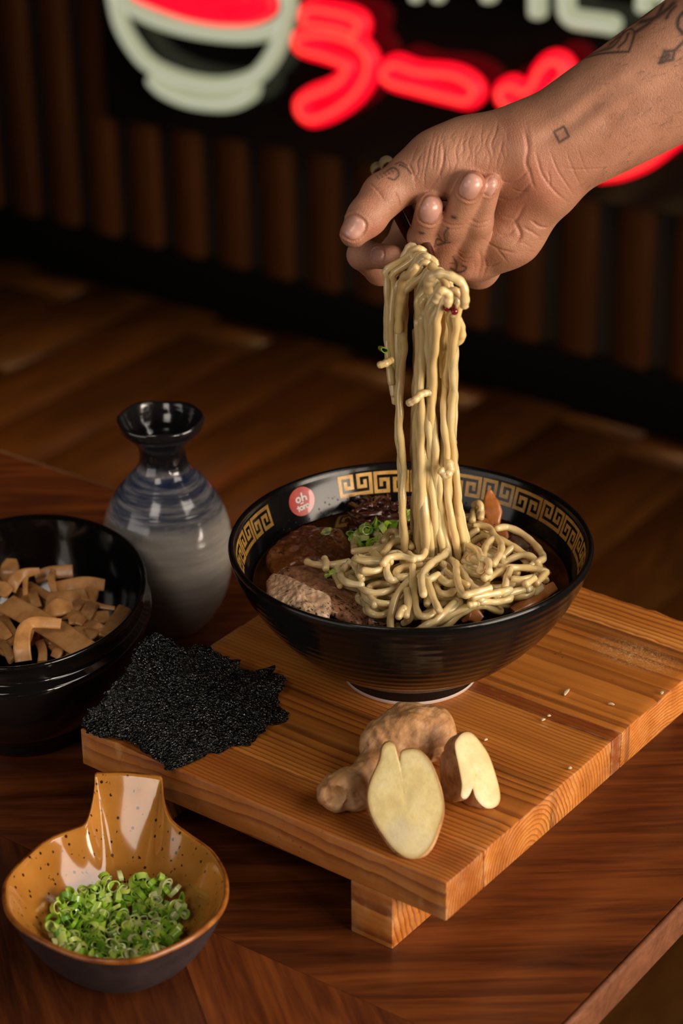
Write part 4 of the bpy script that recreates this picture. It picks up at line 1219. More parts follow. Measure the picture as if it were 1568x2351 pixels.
for i in range(34):
    px = 822 + rng.random() * 108; py = 1152 + rng.random() * 60
    if i < 6: py = 1140 + rng.random() * 20; px = 830 + rng.random() * 60
    a = rng.uniform(-.9, .9); L = rng.uniform(22, 42)
    z = bz + .0025 + max(0, (1212 - py)) / 75 * .0048 + rng.random() * .003
    pts = []
    for t in (-1, -.4, .2, .7, 1):
        pts.append((px + L * t * math.cos(a) + rng.uniform(-6, 6), py + L * .45 * t * math.sin(a) + rng.uniform(-7, 7), z + .0014 * (1 - t * t) + rng.uniform(-.0008, .0008)))
    me = px_strip('mushroom_strip', pts, rng.uniform(8, 13), .0007, MAT_MUSH, rng.uniform(30, 80), rng.uniform(-50, 50), n=22)
    heap_objs.append(placed('mushroom_strip', me, 'glossy dark brown wood ear mushroom strip heaped at the back of the ramen', 'mushroom', 'wood ear strips in the ramen'))
def bit(name, pts, w, ht, m, tilt, tw, lab, cat, wp=None):
    o = placed(name, px_strip(name, [(a, b, bz + z) for a, b, z in pts], w, ht, m, tilt, tw, wprof=wp, n=26), lab, cat); heap_objs.append(o); return o
bit('bamboo_shoot', [(1133, 1204, .012), (1131, 1172, .019), (1125, 1146, .024), (1123, 1126, .028)], 36, .0022, MAT_MEN2, 25, 10, 'pointed bamboo slice standing up against the inner wall of the ramen bowl', 'bamboo shoot', (.8, 1.25, 1.0, .35))
bit('bamboo_shoot', [(1092, 1250, .007), (1104, 1222, .013), (1118, 1196, .016)], 46, .0028, MAT_MEN2, 30, -15, 'glistening orange bamboo chunk in front of the pointed slice', 'bamboo shoot', (.55, 1.1, .75))
bit('bamboo_shoot', [(1150, 1250, .004), (1148, 1228, .008), (1136, 1206, .012)], 40, .0020, MAT_MEN2, 35, 10, 'flat bamboo slice lying behind the glistening orange chunk', 'bamboo shoot', (1, 1, .5))
bit('mushroom_slice', [(1160, 1262, .006), (1186, 1244, .011), (1214, 1262, .009)], 40, .0020, MAT_MUSH, 40, 25, 'dark brown folded mushroom slice among the noodles at the right', 'mushroom', (.5, 1.1, .7))
bit('mushroom_slice', [(1200, 1290, .004), (1220, 1268, .007), (1244, 1290, .005)], 38, .0018, MAT_MUSH, 50, -20, 'dark mushroom slice behind the pale curled noodle at the right wall', 'mushroom', (.6, 1, .7))
bit('bamboo_shoot', [(1152, 1284, .005), (1166, 1278, .008), (1180, 1268, .009)], 24, .0016, MAT_MEN2, 40, 0, 'small brown bamboo chip under the folded mushroom slice', 'bamboo shoot', (.6, 1, .6))
MAT_GREY = M('grey_mushroom'); MAT_GREY.set(Base_Color=(.26, .19, .15), Roughness=.2); MAT_GREY.bump(MAT_GREY.noise(MAT_GREY.coord('Object'), 200, 3, .6), .5, .0008); MAT_GREY = MAT_GREY.m
bit('mushroom_slice', [(1168, 1290, .010), (1186, 1274, .014), (1204, 1284, .011)], 26, .0026, MAT_GREY, 50, 0, 'shiny grey mushroom cap slice right of the noodle mound', 'mushroom', (.6, 1, .5))
bit('bamboo_shoot', [(1176, 1402, .010), (1220, 1378, .012), (1272, 1346, .010)], 30, .0018, MAT_MEN2, 50, 20, 'orange brown bamboo strip under the noodles at the right rim', 'bamboo shoot', (.7, 1, 1, .8))
bit('bamboo_shoot', [(1060, 1420, .012), (1082, 1408, .016), (1104, 1424, .013)], 40, .0024, MAT_MEN2, 40, 0, 'shiny brown bamboo chunk at the front rim under the noodles', 'bamboo shoot', (.5, 1, .6))
bit('bamboo_shoot', [(1206, 1308, .004), (1232, 1302, .006), (1262, 1320, .004)], 26, .0016, MAT_MEN2, 60, 0, 'pinkish bamboo slice floating below the grey mushroom slice', 'bamboo shoot', (.6, 1, .6))

# ------------------------------------------------------------------ spring onion rings
def onion_mat():
    m = M('spring_onion')
    xyz = m.sep(m.coord('Object'))
    r = m.math('SQRT', m.math('ADD', m.math('MULTIPLY', xyz[0], xyz[0]), m.math('MULTIPLY', xyz[1], xyz[1])))
    k = m.math('MULTIPLY', m.math('SUBTRACT', r, .0017), 900.0)
    rnd = m.rand()
    og = m.ramp(rnd, [(0.0, (.06, .19, .008)), (.35, (.17, .38, .014)), (.7, (.36, .56, .03)), (.92, (.54, .64, .11)), (1.0, (.55, .58, .30))])
    ig = m.ramp(rnd, [(0.0, (.18, .33, .03)), (.5, (.40, .56, .07)), (1.0, (.58, .60, .32))])
    m.set(Base_Color=m.mix(m.ramp(k, [(.3, 0.0), (1.0, 1.0)]), ig, og), Roughness=.28)
    m.p.inputs['Subsurface Weight'].default_value = .15; m.p.inputs['Subsurface Radius'].default_value = (.002, .004, .001); m.p.inputs['Subsurface Scale'].default_value = .3
    m.p.inputs['Coat Weight'].default_value = .25
    return m.m
MAT_ON = onion_mat()
def ring_mesh(R, Hh, w, ell, seed, inner=False, slit=False):
    V = []; F = []; n = 20
    def one(R, Hh, w, seed):
        b = len(V); prof = [(0, -Hh / 2), (0, Hh / 2), (-w, Hh / 2 * .96), (-w, -Hh / 2 * .96)]
        for j in range(n):
            a = 2 * math.pi * j / n; rr = R * (1 + .08 * math.sin(2 * a + seed) + .05 * math.sin(3 * a + 2 * seed))
            sl = .25 * Hh * math.sin(a + seed)
            for dr, z in prof: V.append(((rr + dr) * math.cos(a), (rr + dr) * math.sin(a) * ell, z + sl))
        for j in range(n):
            k = (j + 1) % n
            for q in range(4): F.append((b + j * 4 + q, b + k * 4 + q, b + k * 4 + (q + 1) % 4, b + j * 4 + (q + 1) % 4))
    one(R, Hh, w, seed)
    if inner: one(R * .62, Hh * .9, w, seed + 1)
    return sharp_by_angle(fix_normals(mesh_data('spring_onion_ring', V, F, MAT_ON)), 50)
ring_var = [ring_mesh(.0031, .0022, .0007, .92, .3), ring_mesh(.0027, .0030, .0006, .75, 1.1), ring_mesh(.0034, .0018, .0007, .85, 2.2, True), ring_mesh(.0024, .0020, .0007, .95, 3.0), ring_mesh(.0031, .0042, .0006, .6, 4.1), ring_mesh(.0021, .0055, .0006, .5, 5.5), ring_mesh(.0029, .0026, .0008, .9, 6.1, True)]
rng = random.Random(77)
heap_c = at(268, 2118, .018)[:2]
hres = .0012; HN = 100
hm = np.zeros((HN, HN)); gx = (np.arange(HN) - HN / 2) * hres
GX, GY = np.meshgrid(gx + DC[0], gx + DC[1], indexing='ij')
rr = np.hypot(GX - DC[0], GY - DC[1])
hm = .0065 + floor_z + .031 * np.clip((rr - .0208) / (.049 - .0208), 0, 1.2) ** 1.75
def onion(x, y, z, var, rot, sc=1.0): 
    o = obj('spring_onion_ring', ring_var[var], None, (x, y, z)); o.rotation_euler = rot; o.scale = (sc,) * 3
    return o
cnt = 0
while cnt < 290:
    a = rng.random() * 2 * math.pi; q = math.sqrt(rng.random())
    x = heap_c[0] + .0365 * q * math.cos(a); y = heap_c[1] + .0365 * q * math.sin(a)
    i, j = int(round((x - DC[0]) / hres + HN / 2)), int(round((y - DC[1]) / hres + HN / 2))
    if not (3 < i < HN - 4 and 3 < j < HN - 4): continue
    loc = hm[i - 2:i + 3, j - 2:j + 3]
    target = .0205 + .0095 * (1 - q * q)
    if loc.mean() > target + .003 and rng.random() < .9: continue
    var = rng.randrange(len(ring_var)); tilt = rng.choice([rng.uniform(0, .6), rng.uniform(.6, 1.5)])
    if loc.mean() > .031: continue
    z = loc.mean() + .0011 + .0012 * math.sin(tilt)
    o = onion(x, y, z, var, (tilt, rng.uniform(-.4, .4), rng.random() * 6.28), rng.uniform(1.05, 1.35))
    tag(o, 'bright green chopped spring onion ring in the amber dish', 'spring onion', 'spring onion rings in the amber dish')
    hm[i - 1:i + 2, j - 1:j + 2] = np.maximum(hm[i - 1:i + 2, j - 1:j + 2], z + .0008)
    cnt += 1
# ------------------------------------------------------------------ noodles
def noodle_mat():
    m = M('noodle')
    n = m.noise(m.coord('Object'), 90, 2, .5)
    m.set(Base_Color=m.mix(m.math('MULTIPLY', m.rand(), .7), m.ramp(n, [(.3, (.69, .525, .255)), (.7, (.79, .635, .36))]), (.66, .46, .18)), Roughness=.25)
    m.p.inputs['Subsurface Weight'].default_value = .42; m.p.inputs['Subsurface Radius'].default_value = (.008, .0045, .0016); m.p.inputs['Subsurface Scale'].default_value = .6
    m.p.inputs['Coat Weight'].default_value = .55; m.p.inputs['Coat Roughness'].default_value = .10
    m.bump(m.noise(m.coord('Object'), 500, 2, .5), .12, .0004)
    return m.m
MAT_NOO = noodle_mat()
NR = .00228
HB = 240; bres = .0009
hmap = np.full((HB, HB), BR_Z - .0005)
bx = (np.arange(HB) - HB / 2) * bres
BX, BY = np.meshgrid(bx, bx, indexing='ij')
def stamp_pts(P, r):
    for p in P:
        i, j = (p[0] / bres + HB / 2), (p[1] / bres + HB / 2); k = int(math.ceil(r / bres))
        i0, i1, j0, j1 = max(0, int(i) - k), min(HB, int(i) + k + 2), max(0, int(j) - k), min(HB, int(j) + k + 2)
        if i1 <= i0 or j1 <= j0: continue
        d2 = (BX[i0:i1, j0:j1] - p[0]) ** 2 + (BY[i0:i1, j0:j1] - p[1]) ** 2
        h = p[2] + np.sqrt(np.maximum(r * r - d2, 0))
        sub = hmap[i0:i1, j0:j1]; sub[d2 < r * r] = np.maximum(sub, h)[d2 < r * r]
for o in pork_objs + heap_objs:
    co = np.zeros(len(o.data.vertices) * 3); o.data.vertices.foreach_get('co', co); co = co.reshape(-1, 3) + np.array(o.location)
    for p in co:
        i, j = int(round(p[0] / bres + HB / 2)), int(round(p[1] / bres + HB / 2))
        if 1 < i < HB - 2 and 1 < j < HB - 2: hmap[i - 1:i + 2, j - 1:j + 2] = np.maximum(hmap[i - 1:i + 2, j - 1:j + 2], p[2])
def hsample(P, r):
    out = np.empty(len(P)); k = int(r / bres)
    for q, p in enumerate(P):
        i, j = int(round(p[0] / bres + HB / 2)), int(round(p[1] / bres + HB / 2))
        i = min(max(i, k), HB - k - 1); j = min(max(j, k), HB - k - 1)
        out[q] = hmap[i - k:i + k + 1, j - k:j + k + 1].max()
    return out
def gsm(z, s):
    k = int(3 * s); w = np.exp(-.5 * (np.arange(-k, k + 1) / s) ** 2); w /= w.sum()
    return np.convolve(np.pad(z, k, mode='edge'), w, 'valid')
def settle(XY, r, stiff=4.0):
    q = np.linalg.norm(XY, axis=1); XY *= np.minimum(1.0, .0825 / np.maximum(q, 1e-9))[:, None]
    raw = hsample(np.c_[XY, np.zeros(len(XY))], r * .8) + r * .92
    z = gsm(raw, stiff * 2.2); z = np.maximum(z, raw - r * 1.1); z = gsm(z, stiff)
    return z
n_noodle = 0
def noodle_obj(P, r, label, group, seg=8):
    global n_noodle
    P = np.asarray(P); u = np.arange(len(P))
    rr = r * (1 + .07 * np.sin(u * .9 + n_noodle) + .05 * np.sin(u * .37 + 2 * n_noodle))
    me = tube_mesh('noodle', P, rr, MAT_NOO, seg)
    c = P.mean(0); c[2] = P[:, 2].min(); origin_to(me, c)
    o = obj('noodle', me, None, tuple(c)); tag(o, label, 'noodle', group); n_noodle += 1
    return o
PILE_LAB = 'pale yellow curled noodle lying in the mound on the broth'
PILE_GRP = 'noodles in the mound'
pile_poly = np.array([at(a, b, BR_Z + .008)[:2] for a, b in [(786, 1270), (850, 1240), (940, 1222), (1060, 1228), (1150, 1280), (1235, 1318), (1255, 1360), (1215, 1400), (1120, 1432), (1000, 1446), (890, 1440), (840, 1400), (785, 1375), (765, 1320)]])
def inpoly(p):
    c = False; n = len(pile_poly)
    for i in range(n):
        a, b = pile_poly[i], pile_poly[i - 1]
        if (a[1] > p[1]) != (b[1] > p[1]) and p[0] < (b[0] - a[0]) * (p[1] - a[1]) / (b[1] - a[1]) + a[0]: c = not c
    return c
pc = pile_poly.mean(0)
rng = random.Random(4)
for q in range(84):
    for _ in range(200):
        p = pc + np.array([rng.uniform(-.065, .065), rng.uniform(-.065, .065)])
        if inpoly(p): break
    th = rng.random() * 6.28; kap = rng.choice([-1, 1]) * rng.uniform(60, 140); XY = [p.copy()]
    L = rng.uniform(.07, .14); st = .0014; kt = kap
    for i in range(int(L / st)):
        if rng.random() < .03: kt = rng.choice([-1, 1]) * rng.uniform(20, 160)
        kap += (kt - kap) * .12
        nx = p + st * 3 * np.array([math.cos(th), math.sin(th)])
        if not inpoly(nx):
            d = pc - p; dth = (math.atan2(d[1], d[0]) - th + math.pi) % (2 * math.pi) - math.pi
            th += np.clip(dth, -.3, .3)
        th += kap * st
        p = p + st * np.array([math.cos(th), math.sin(th)]); XY.append(p.copy())
    XY = np.array(XY)
    # the mound is fuller towards its middle
    z = settle(XY, NR)
    lim = BR_Z + .003 + .020 * np.clip(1 - np.linalg.norm((XY - pc) / .058, axis=1) ** 2, 0, 1)
    if np.mean(z - lim) > .0035 and q > 25: continue
    P = np.c_[XY, z]
    noodle_obj(P, NR * rng.uniform(.86, .98), PILE_LAB, PILE_GRP); stamp_pts(P, NR * .92)
def zc(pts): return [(700 + x / 2.613, 1180 + y / 2.613) for x, y in pts]
traced = [
    [(440, 190), (462, 150), (430, 108), (370, 96), (315, 125), (292, 175), (310, 222), (350, 230)],
    [(285, 225), (370, 215), (470, 200), (540, 172), (620, 180)], [(360, 250), (430, 245), (500, 262)],
    [(480, 170), (498, 125), (545, 115), (565, 160)],
    [(10, 285), (60, 302), (130, 305), (200, 300), (265, 283)], [(118, 312), (128, 335), (125, 362)],
    [(265, 292), (222, 360), (220, 420), (262, 468), (345, 492)], [(292, 290), (318, 345), (342, 398)],
    [(330, 375), (350, 302), (420, 262), (490, 300)], [(338, 350), (420, 345), (510, 308)], [(350, 392), (430, 392), (505, 350)],
    [(520, 482), (470, 440), (395, 428), (315, 440), (318, 492), (385, 520), (462, 536)], [(402, 420), (430, 450), (458, 480)],
    [(600, 330), (590, 268), (550, 240), (505, 262), (490, 325), (520, 362), (575, 350)],
    [(700, 300), (625, 310), (565, 340), (545, 410), (570, 452), (630, 445), (695, 430)],
    [(470, 560), (500, 515), (575, 492), (655, 500)], [(535, 695), (512, 625), (545, 555), (615, 522), (665, 500)],
    [(645, 500), (652, 580), (685, 655), (745, 655), (795, 592)], [(612, 565), (620, 620), (606, 668)],
    [(780, 440), (805, 520), (870, 590), (940, 560)], [(560, 665), (580, 622), (600, 600)],
    [(800, 400), (850, 480), (905, 525)], [(690, 470), (740, 520), (800, 520)],
    [(930, 610), (955, 545), (1015, 535), (1062, 590), (1072, 655)], [(850, 590), (900, 640), (972, 682)], [(700, 692), (800, 672), (895, 645)],
    [(1080, 525), (1120, 488), (1210, 478), (1300, 455), (1390, 455), (1410, 482)],
    [(1072, 520), (1095, 575), (1175, 588), (1240, 555), (1245, 505), (1180, 490), (1130, 505)], [(1120, 612), (1200, 608), (1280, 570), (1312, 505), (1350, 520), (1318, 560)],
    [(1100, 395), (1165, 360), (1230, 332), (1350, 330), (1445, 352), (1492, 392), (1470, 440)], [(1232, 345), (1212, 395), (1198, 452)],
    [(1250, 385), (1310, 392), (1380, 378), (1425, 410), (1408, 452)], [(1070, 262), (1085, 185), (1132, 135), (1175, 160), (1172, 225), (1130, 302)],
    [(1150, 118), (1215, 98), (1310, 132), (1390, 200), (1432, 262), (1395, 292)], [(1000, 192), (1012, 140), (1052, 132), (1052, 185)],
    [(1010, 270), (1060, 300), (1105, 345), (1075, 378)], [(985, 210), (1035, 240), (1062, 305), (1050, 362)], [(420, 625), (470, 652), (512, 668)],
    [(1060, 270), (1100, 285), (1105, 345)], [(880, 270), (940, 330), (1000, 400), (1075, 430)], [(640, 215), (600, 180), (520, 190), (470, 240)],
    [(905, 300), (915, 400), (948, 478), (1015, 502), (1080, 472), (1135, 458)],
    [(720, 432), (742, 500), (788, 575), (835, 648)], [(780, 225), (745, 195), (765, 145), (825, 132), (862, 190), (835, 262), (760, 305), (702, 370), (712, 440)],
    [(620, 260), (650, 290), (700, 285), (722, 240)],
]
for tr in traced:
    px = zc(tr); Z = np.full(len(px), BR_Z + .014)
    for _ in range(3):
        P = np.array([at(a, b, z) for (a, b), z in zip(px, Z)])
        L = np.linalg.norm(np.diff(P[:, :2], axis=0), axis=1).sum(); n = max(12, int(L / .0014))
        XY = catmull(np.c_[P[:, :2], np.zeros(len(P))], n)[:, :2]
        z = settle(XY, NR, 5.0)
        ii = [int(np.argmin(np.linalg.norm(XY - p[:2], axis=1))) for p in P]; Z = z[ii]
    P = np.c_[XY, z]
    noodle_obj(P, NR * .95, PILE_LAB, PILE_GRP); stamp_pts(P, NR * .94)
# noodle standing up at the inner wall, beside the pointed bamboo slice
P = catmull([at(1068, 1228, BR_Z + .010), at(1084, 1206, BR_Z + .014), at(1100, 1178, BR_Z + .020), at(1104, 1162, BR_Z + .024), at(1096, 1154, BR_Z + .025), at(1088, 1160, BR_Z + .022)], 40)
o = noodle_obj(P, NR * .9, 'noodle end curling up in front of the pointed bamboo slice', 'upright noodle ends'); del o['group']
P = catmull([at(1066, 1188, BR_Z + .008), at(1085, 1185, BR_Z + .010), at(1100, 1186, BR_Z + .009)], 16)
o = noodle_obj(P, NR * .9, 'short straight noodle lying on the broth behind the upright noodle end', 'upright noodle ends'); del o['group']

# spring onion in the ramen
rng = random.Random(9)
for (px, py, zz, n, spread) in ((842, 1214, .010, 3, 10), (872, 1208, .012, 3, 8), (896, 1210, .010, 2, 6), (832, 1245, .006, 6, 16), (862, 1250, .008, 5, 14), (930, 1184, .008, 3, 8), (1000, 1195, .006, 2, 6), (815, 1228, .005, 2, 8)):
    for _ in range(n):
        p = at(px + rng.uniform(-spread, spread), py + rng.uniform(-spread * .5, spread * .5), BR_Z + zz)
        o = onion(p[0], p[1], p[2], rng.choice([0, 1, 2, 4, 5]), (rng.uniform(.2, 1.3), rng.uniform(-.5, .5), rng.random() * 6.28)); o.scale = (1.25,) * 3
        tag(o, 'green spring onion ring floating behind the noodle mound', 'spring onion', 'spring onion rings in the ramen')
for (px, py, zz, rot, lab) in ((750, 1219, .0115, (1.35, 0, .5), 'single spring onion slice lying on the dark glazed pork'), (765, 1313, .0135, (1.2, .2, 2.2), 'single spring onion slice beside the noodle end on the pork'), (856, 1336, .013, (1.4, .1, .3), 'dark green onion slice under the noodles near the lean pork')):
    p = at(px, py, BR_Z + zz); o = onion(p[0], p[1], p[2], 5, rot); o.scale = (1.45,) * 3; tag(o, lab, 'spring onion')

# ------------------------------------------------------------------ chopsticks
MAT_CH = M('lacquer_red'); MAT_CH.set(Base_Color=(.055, .006, .005), Roughness=.14); MAT_CH.p.inputs['Coat Weight'].default_value = .6; MAT_CH = MAT_CH.m
MAT_CHT = M('lacquer_tip'); MAT_CHT.set(Base_Color=(.19, .008, .010), Roughness=.12); MAT_CHT.p.inputs['Coat Weight'].default_value = .6; MAT_CHT = MAT_CHT.m
MAT_CHE = simple('chopstick_end', (.30, .21, .11), .3)
ch_tip = [vp(1027, 708, .034), vp(1044, 716, .036)]
ch_end = [vp(866, 386, -.150), vp(886, 372, -.146)]
for i, (a, b, lab) in enumerate(zip(ch_tip, ch_end, ('dark red lacquered chopstick with its tip left of the other under the noodles', 'dark red lacquered chopstick with its tip right of the other under the noodles'))):
    t = np.linspace(0, 1, 26); P = a + (b - a) * t[:, None]
    P = P + (HR * (.0012 if i else -.0012))[None] * (t * (1 - t) * 4)[:, None]
    r = .0019 + .0024 * t
    root = empty('chopstick', tuple(a)); tag(root, lab, 'chopstick', 'pair of chopsticks')
    me = tube_mesh('shaft', P[2:25], r[2:25], MAT_CH, 12); origin_to(me, a); obj('shaft', me, root)
    me = tube_mesh('tip', P[:3], r[:3] * 1.02, MAT_CHT, 12); origin_to(me, a); q = obj('tip', me, root); q['label'] = 'bright red tip'
    me = tube_mesh('end_cap', P[24:], r[24:] * 1.04, MAT_CHE, 12); origin_to(me, a); q = obj('end_cap', me, root); q['label'] = 'pale butt end'

# ------------------------------------------------------------------ noodles hanging over the chopsticks
def lerp_y(tab, y):
    ys = [t[0] for t in tab]; return np.interp(y, ys, [t[1] for t in tab]), np.interp(y, ys, [t[2] for t in tab])
LEFTG = [(600, 891, 934), (680, 890, 936), (740, 889, 934), (850, 895, 927), (920, 906, 920), (1020, 907, 924), (1130, 910, 928), (1260, 912, 934)]
MAING = [(620, 955, 1045), (700, 950, 1040), (760, 953, 1046), (850, 952, 1043), (950, 950, 1040), (1050, 950, 1043), (1150, 950, 1050), (1250, 950, 1072), (1330, 948, 1085)]
rng = random.Random(31)
HANG_LAB = 'long glossy noodle strand hanging from the chopsticks down into the bowl'
def limb(side_tab, frac, dK, y0, y1, dend, ph, amp):
    ys = np.arange(y0, y1, 9.0); out = []
    ps = [rng.uniform(0, 6.28) for _ in range(3)]
    f2 = np.clip(frac + rng.uniform(-.12, .12), 0, 1)
    for y in ys:
        a, b = lerp_y(side_tab, y)
        t = np.clip((y - 640) / 560, 0, 1); t = t * t * (3 - 2 * t)
        fr = frac + (f2 - frac) * t
        x = a + (b - a) * fr + amp * (math.sin(y / 41 + ps[0]) + .7 * math.sin(y / 23 + ps[1]) + .4 * math.sin(y / 11 + ps[2]))
        d = dK * (1 - t) + dend * t + .0016 * math.sin(y / 33 + ps[2])
        out.append(vp(x, y, d))
    return out
NH = 24
order = list(range(NH)); rng.shuffle(order)
for q, i in enumerate(order):
    s = np.clip((i + .5) / NH + rng.uniform(-.05, .05), 0, 1)
    kx, ky = 950 + 84 * s, 600 + 102 * s
    dK = -.034 + .064 * s
    lift = rng.uniform(0, 5) + (q % 4) * 5
    sk = rng.uniform(-10, 10)
    top = [vp(kx - 17 + sk * .3, ky - 6 - lift * .7, dK + rng.uniform(-.002, .002)), vp(kx - 8 + sk * .6, ky - 17 - lift, dK + rng.uniform(-.002, .002)), vp(kx + 4 + sk, ky - 20 - lift, dK + rng.uniform(-.002, .003)), vp(kx + 17 + sk, ky - 8 - lift * .6, dK + rng.uniform(-.001, .004))]
    dend = rng.uniform(-.015, .013)
    am = rng.uniform(1.0, 3.2)
    if s < .46:
        L = limb(LEFTG, np.clip(s / .46 + rng.uniform(-.25, .25), 0, 1), dK + rng.uniform(-.002, .006), ky + rng.uniform(14, 40), rng.choice([1255, 1262, 1270]) if rng.random() < .5 else rng.uniform(740, 960), dend, 0, am * .8)
    else:
        L = limb(MAING, np.clip((s - .46) / .54 * .5 + rng.uniform(-.10, .10), 0, 1), dK + rng.uniform(-.002, .006), ky + rng.uniform(16, 40), rng.uniform(1270, 1325), dend, 0, am)
    Rr = limb(MAING, np.clip(.15 + .85 * s + rng.uniform(-.2, .2), 0, 1), dK + rng.uniform(0, .007), ky + rng.uniform(16, 40), rng.uniform(1270, 1330) if rng.random() < .8 else rng.uniform(800, 1060), dend + rng.uniform(-.006, .008), 0, am)
    P = np.array(L[::-1] + top + Rr)
    P = catmull(P, int(len(P) * 1.4))
    lab_ = HANG_LAB if s >= .46 else ('noodle folded over the chopsticks, its left half hanging apart from the main bundle' if len(L) > 50 else 'noodle folded over the chopsticks with a short free end on the left')
    noodle_obj(P, NR * rng.uniform(.80, 1.0), lab_, 'hanging noodle strands')
# extra limbs that fill the bundle
for i in range(14):
    fr = (i + .5) / 14
    dd = rng.uniform(-.016, .016)
    L = limb(MAING, fr, dd, rng.uniform(660, 760), rng.uniform(1240, 1335), dd * .8, 0, rng.uniform(.8, 2.5))
    noodle_obj(catmull(np.array(L), int(len(L) * 1.2)), NR * rng.uniform(.9, 1.05), HANG_LAB, 'hanging noodle strands')
def single(pts, r, lab):
    o = noodle_obj(catmull([vp(*p) for p in pts], 8 * len(pts)), r, lab, 'x'); del o['group']; return o
single([(983, 668, .030), (985, 640, .034), (1010, 628, .038), (1040, 636, .040), (1062, 652, .040), (1067, 678, .040), (1066, 702, .038)], NR * 1.12, 'noodle end bent over to the right above the chopstick tips')
single([(1000, 690, .042), (1012, 668, .044), (1030, 676, .044), (1028, 700, .044)], NR * 1.05, 'short noodle curl lying across the chopstick tips')
single([(1042, 722, .030), (1058, 745, .028), (1059, 775, .026), (1044, 790, .024), (1036, 800, .02)], NR * 1.0, 'noodle loop bulging out at the right of the hanging bundle')
single([(938, 925, .020), (952, 918, .022), (968, 905, .020), (985, 900, .018)], NR * .95, 'broken noodle end sticking out of the bundle at half height')
single([(870, 838, .012), (884, 834, .012), (898, 826, .008)], NR * .95, 'short noodle stub poking out at the left of the hanging strands')
single([(955, 612, .020), (940, 628, .018), (925, 640, .012), (918, 690, .006), (914, 760, .004)], NR * 1.05, 'noodle sweeping left from the top of the bundle')
single([(990, 610, .012), (1008, 628, .018), (1022, 650, .024), (1034, 690, .028), (1040, 760, .024)], NR * 1.05, 'noodle running along the right shoulder of the bundle')
single([(1012, 1080, .020), (1024, 1090, .021), (1034, 1078, .02), (1030, 1060, .018)], NR * 1.15, 'noodle knot on the front of the bundle just above the bowl rim')
p = vp(880, 802, .010); o = onion(p[0], p[1], p[2], 5, (1.2, .7, .6)); o.scale = (1.3,) * 3
tag(o, 'light green onion sliver stuck to the left side of the hanging noodles', 'spring onion')
# ------------------------------------------------------------------ the person's right hand and forearm
person_anchor = vp(1250, 400, -.05)
def hp(px, py, d): return vp(px, py, d - .022)
def cap(a, b, ra, rb, k):           # radii in photograph pixels
    A, Bp = hp(*a), hp(*b); s = (scale_at(A) + scale_at(Bp)) / 2
    return (A, Bp, ra / s, rb / s, k)
K1 = .016
body_caps = [
    cap((1212, 330, -.032), (1690, 12, -.035), 84, 104, 0), cap((1256, 382, -.032), (1690, 160, -.03), 88, 98, K1),
    cap((1235, 360, -.045), (1690, 90, -.05), 84, 110, K1), cap((1680, 40, -.036), (1960, -140, -.03), 104, 120, K1), cap((1680, 140, -.034), (1960, -60, -.03), 104, 120, K1),
    cap((1185, 335, -.032), (1075, 358, -.034), 80, 78, K1), cap((1075, 358, -.034), (1000, 380, -.030), 76, 70, K1),        # thumb metacarpal
    cap((1240, 436, -.036), (1170, 535, -.038), 76, 66, K1), cap((1170, 535, -.038), (1118, 588, -.044), 62, 48, K1),        # heel of the hand
    cap((1190, 410, -.050), (1080, 500, -.062), 78, 62, K1),
    cap((1200, 350, -.060), (950, 520, -.098), 60, 46, K1), cap((1200, 370, -.060), (1000, 560, -.096), 60, 46, K1),
    cap((1210, 400, -.058), (1050, 585, -.088), 58, 44, K1), cap((1215, 420, -.052), (1098, 612, -.070), 56, 42, K1),
    cap((1000, 380, -.030), (945, 405, -.026), 66, 51, .012), cap((945, 405, -.026), (882, 446, -.018), 50, 50, .006),       # thumb
    cap((882, 446, -.018), (842, 498, -.008), 49, 45, .004), cap((842, 498, -.008), (812, 536, -.002), 44, 33, .004),
    cap((950, 540, -.098), (874, 618, -.060), 46, 38, .008), cap((1000, 575, -.094), (985, 615, -.052), 44, 38, .008),
    cap((1050, 595, -.084), (1008, 600, -.040), 42, 39, .008), cap((1100, 618, -.066), (1070, 606, -.034), 42, 36, .008)]
finger_caps = [
    [cap((874, 618, -.060), (832, 584, -.036), 37, 34, 0), cap((832, 584, -.036), (900, 590, -.016), 33, 28, .004)],
    [cap((985, 615, -.052), (970, 545, -.026), 34, 33, 0), cap((970, 545, -.026), (986, 474, -.010), 33, 31, .004)],
    [cap((1008, 600, -.040), (1042, 512, -.020), 40, 38, 0), cap((1042, 512, -.020), (1083, 422, -.004), 36, 32, .004)],
    [cap((1070, 606, -.034), (1099, 510, -.018), 36, 31, 0), cap((1099, 510, -.018), (1124, 424, -.012), 30, 27, .004)]]
allp = np.array([q for c_ in body_caps + sum(finger_caps, []) for q in (c_[0], c_[1])])
# grid in the photographer's horizontal frame would be no different: world axes are used
HV = .00115
lo = allp.min(0) - .035; hi = allp.max(0) + .035
fb = caps_field(body_caps, lo, hi, HV, .024)
def smin(a, b, k):
    h = np.maximum(k - np.abs(a - b), 0) / k; return np.minimum(a, b) - h * h * k * .25
for ch in finger_caps:
    fb = smin(fb, caps_field(ch, lo, hi, HV, .024), .0016).astype(np.float32)
Vh, Fh = surface_nets(fb, lo, HV)
Vh = laplacian(Vh, Fh, 4, .55)
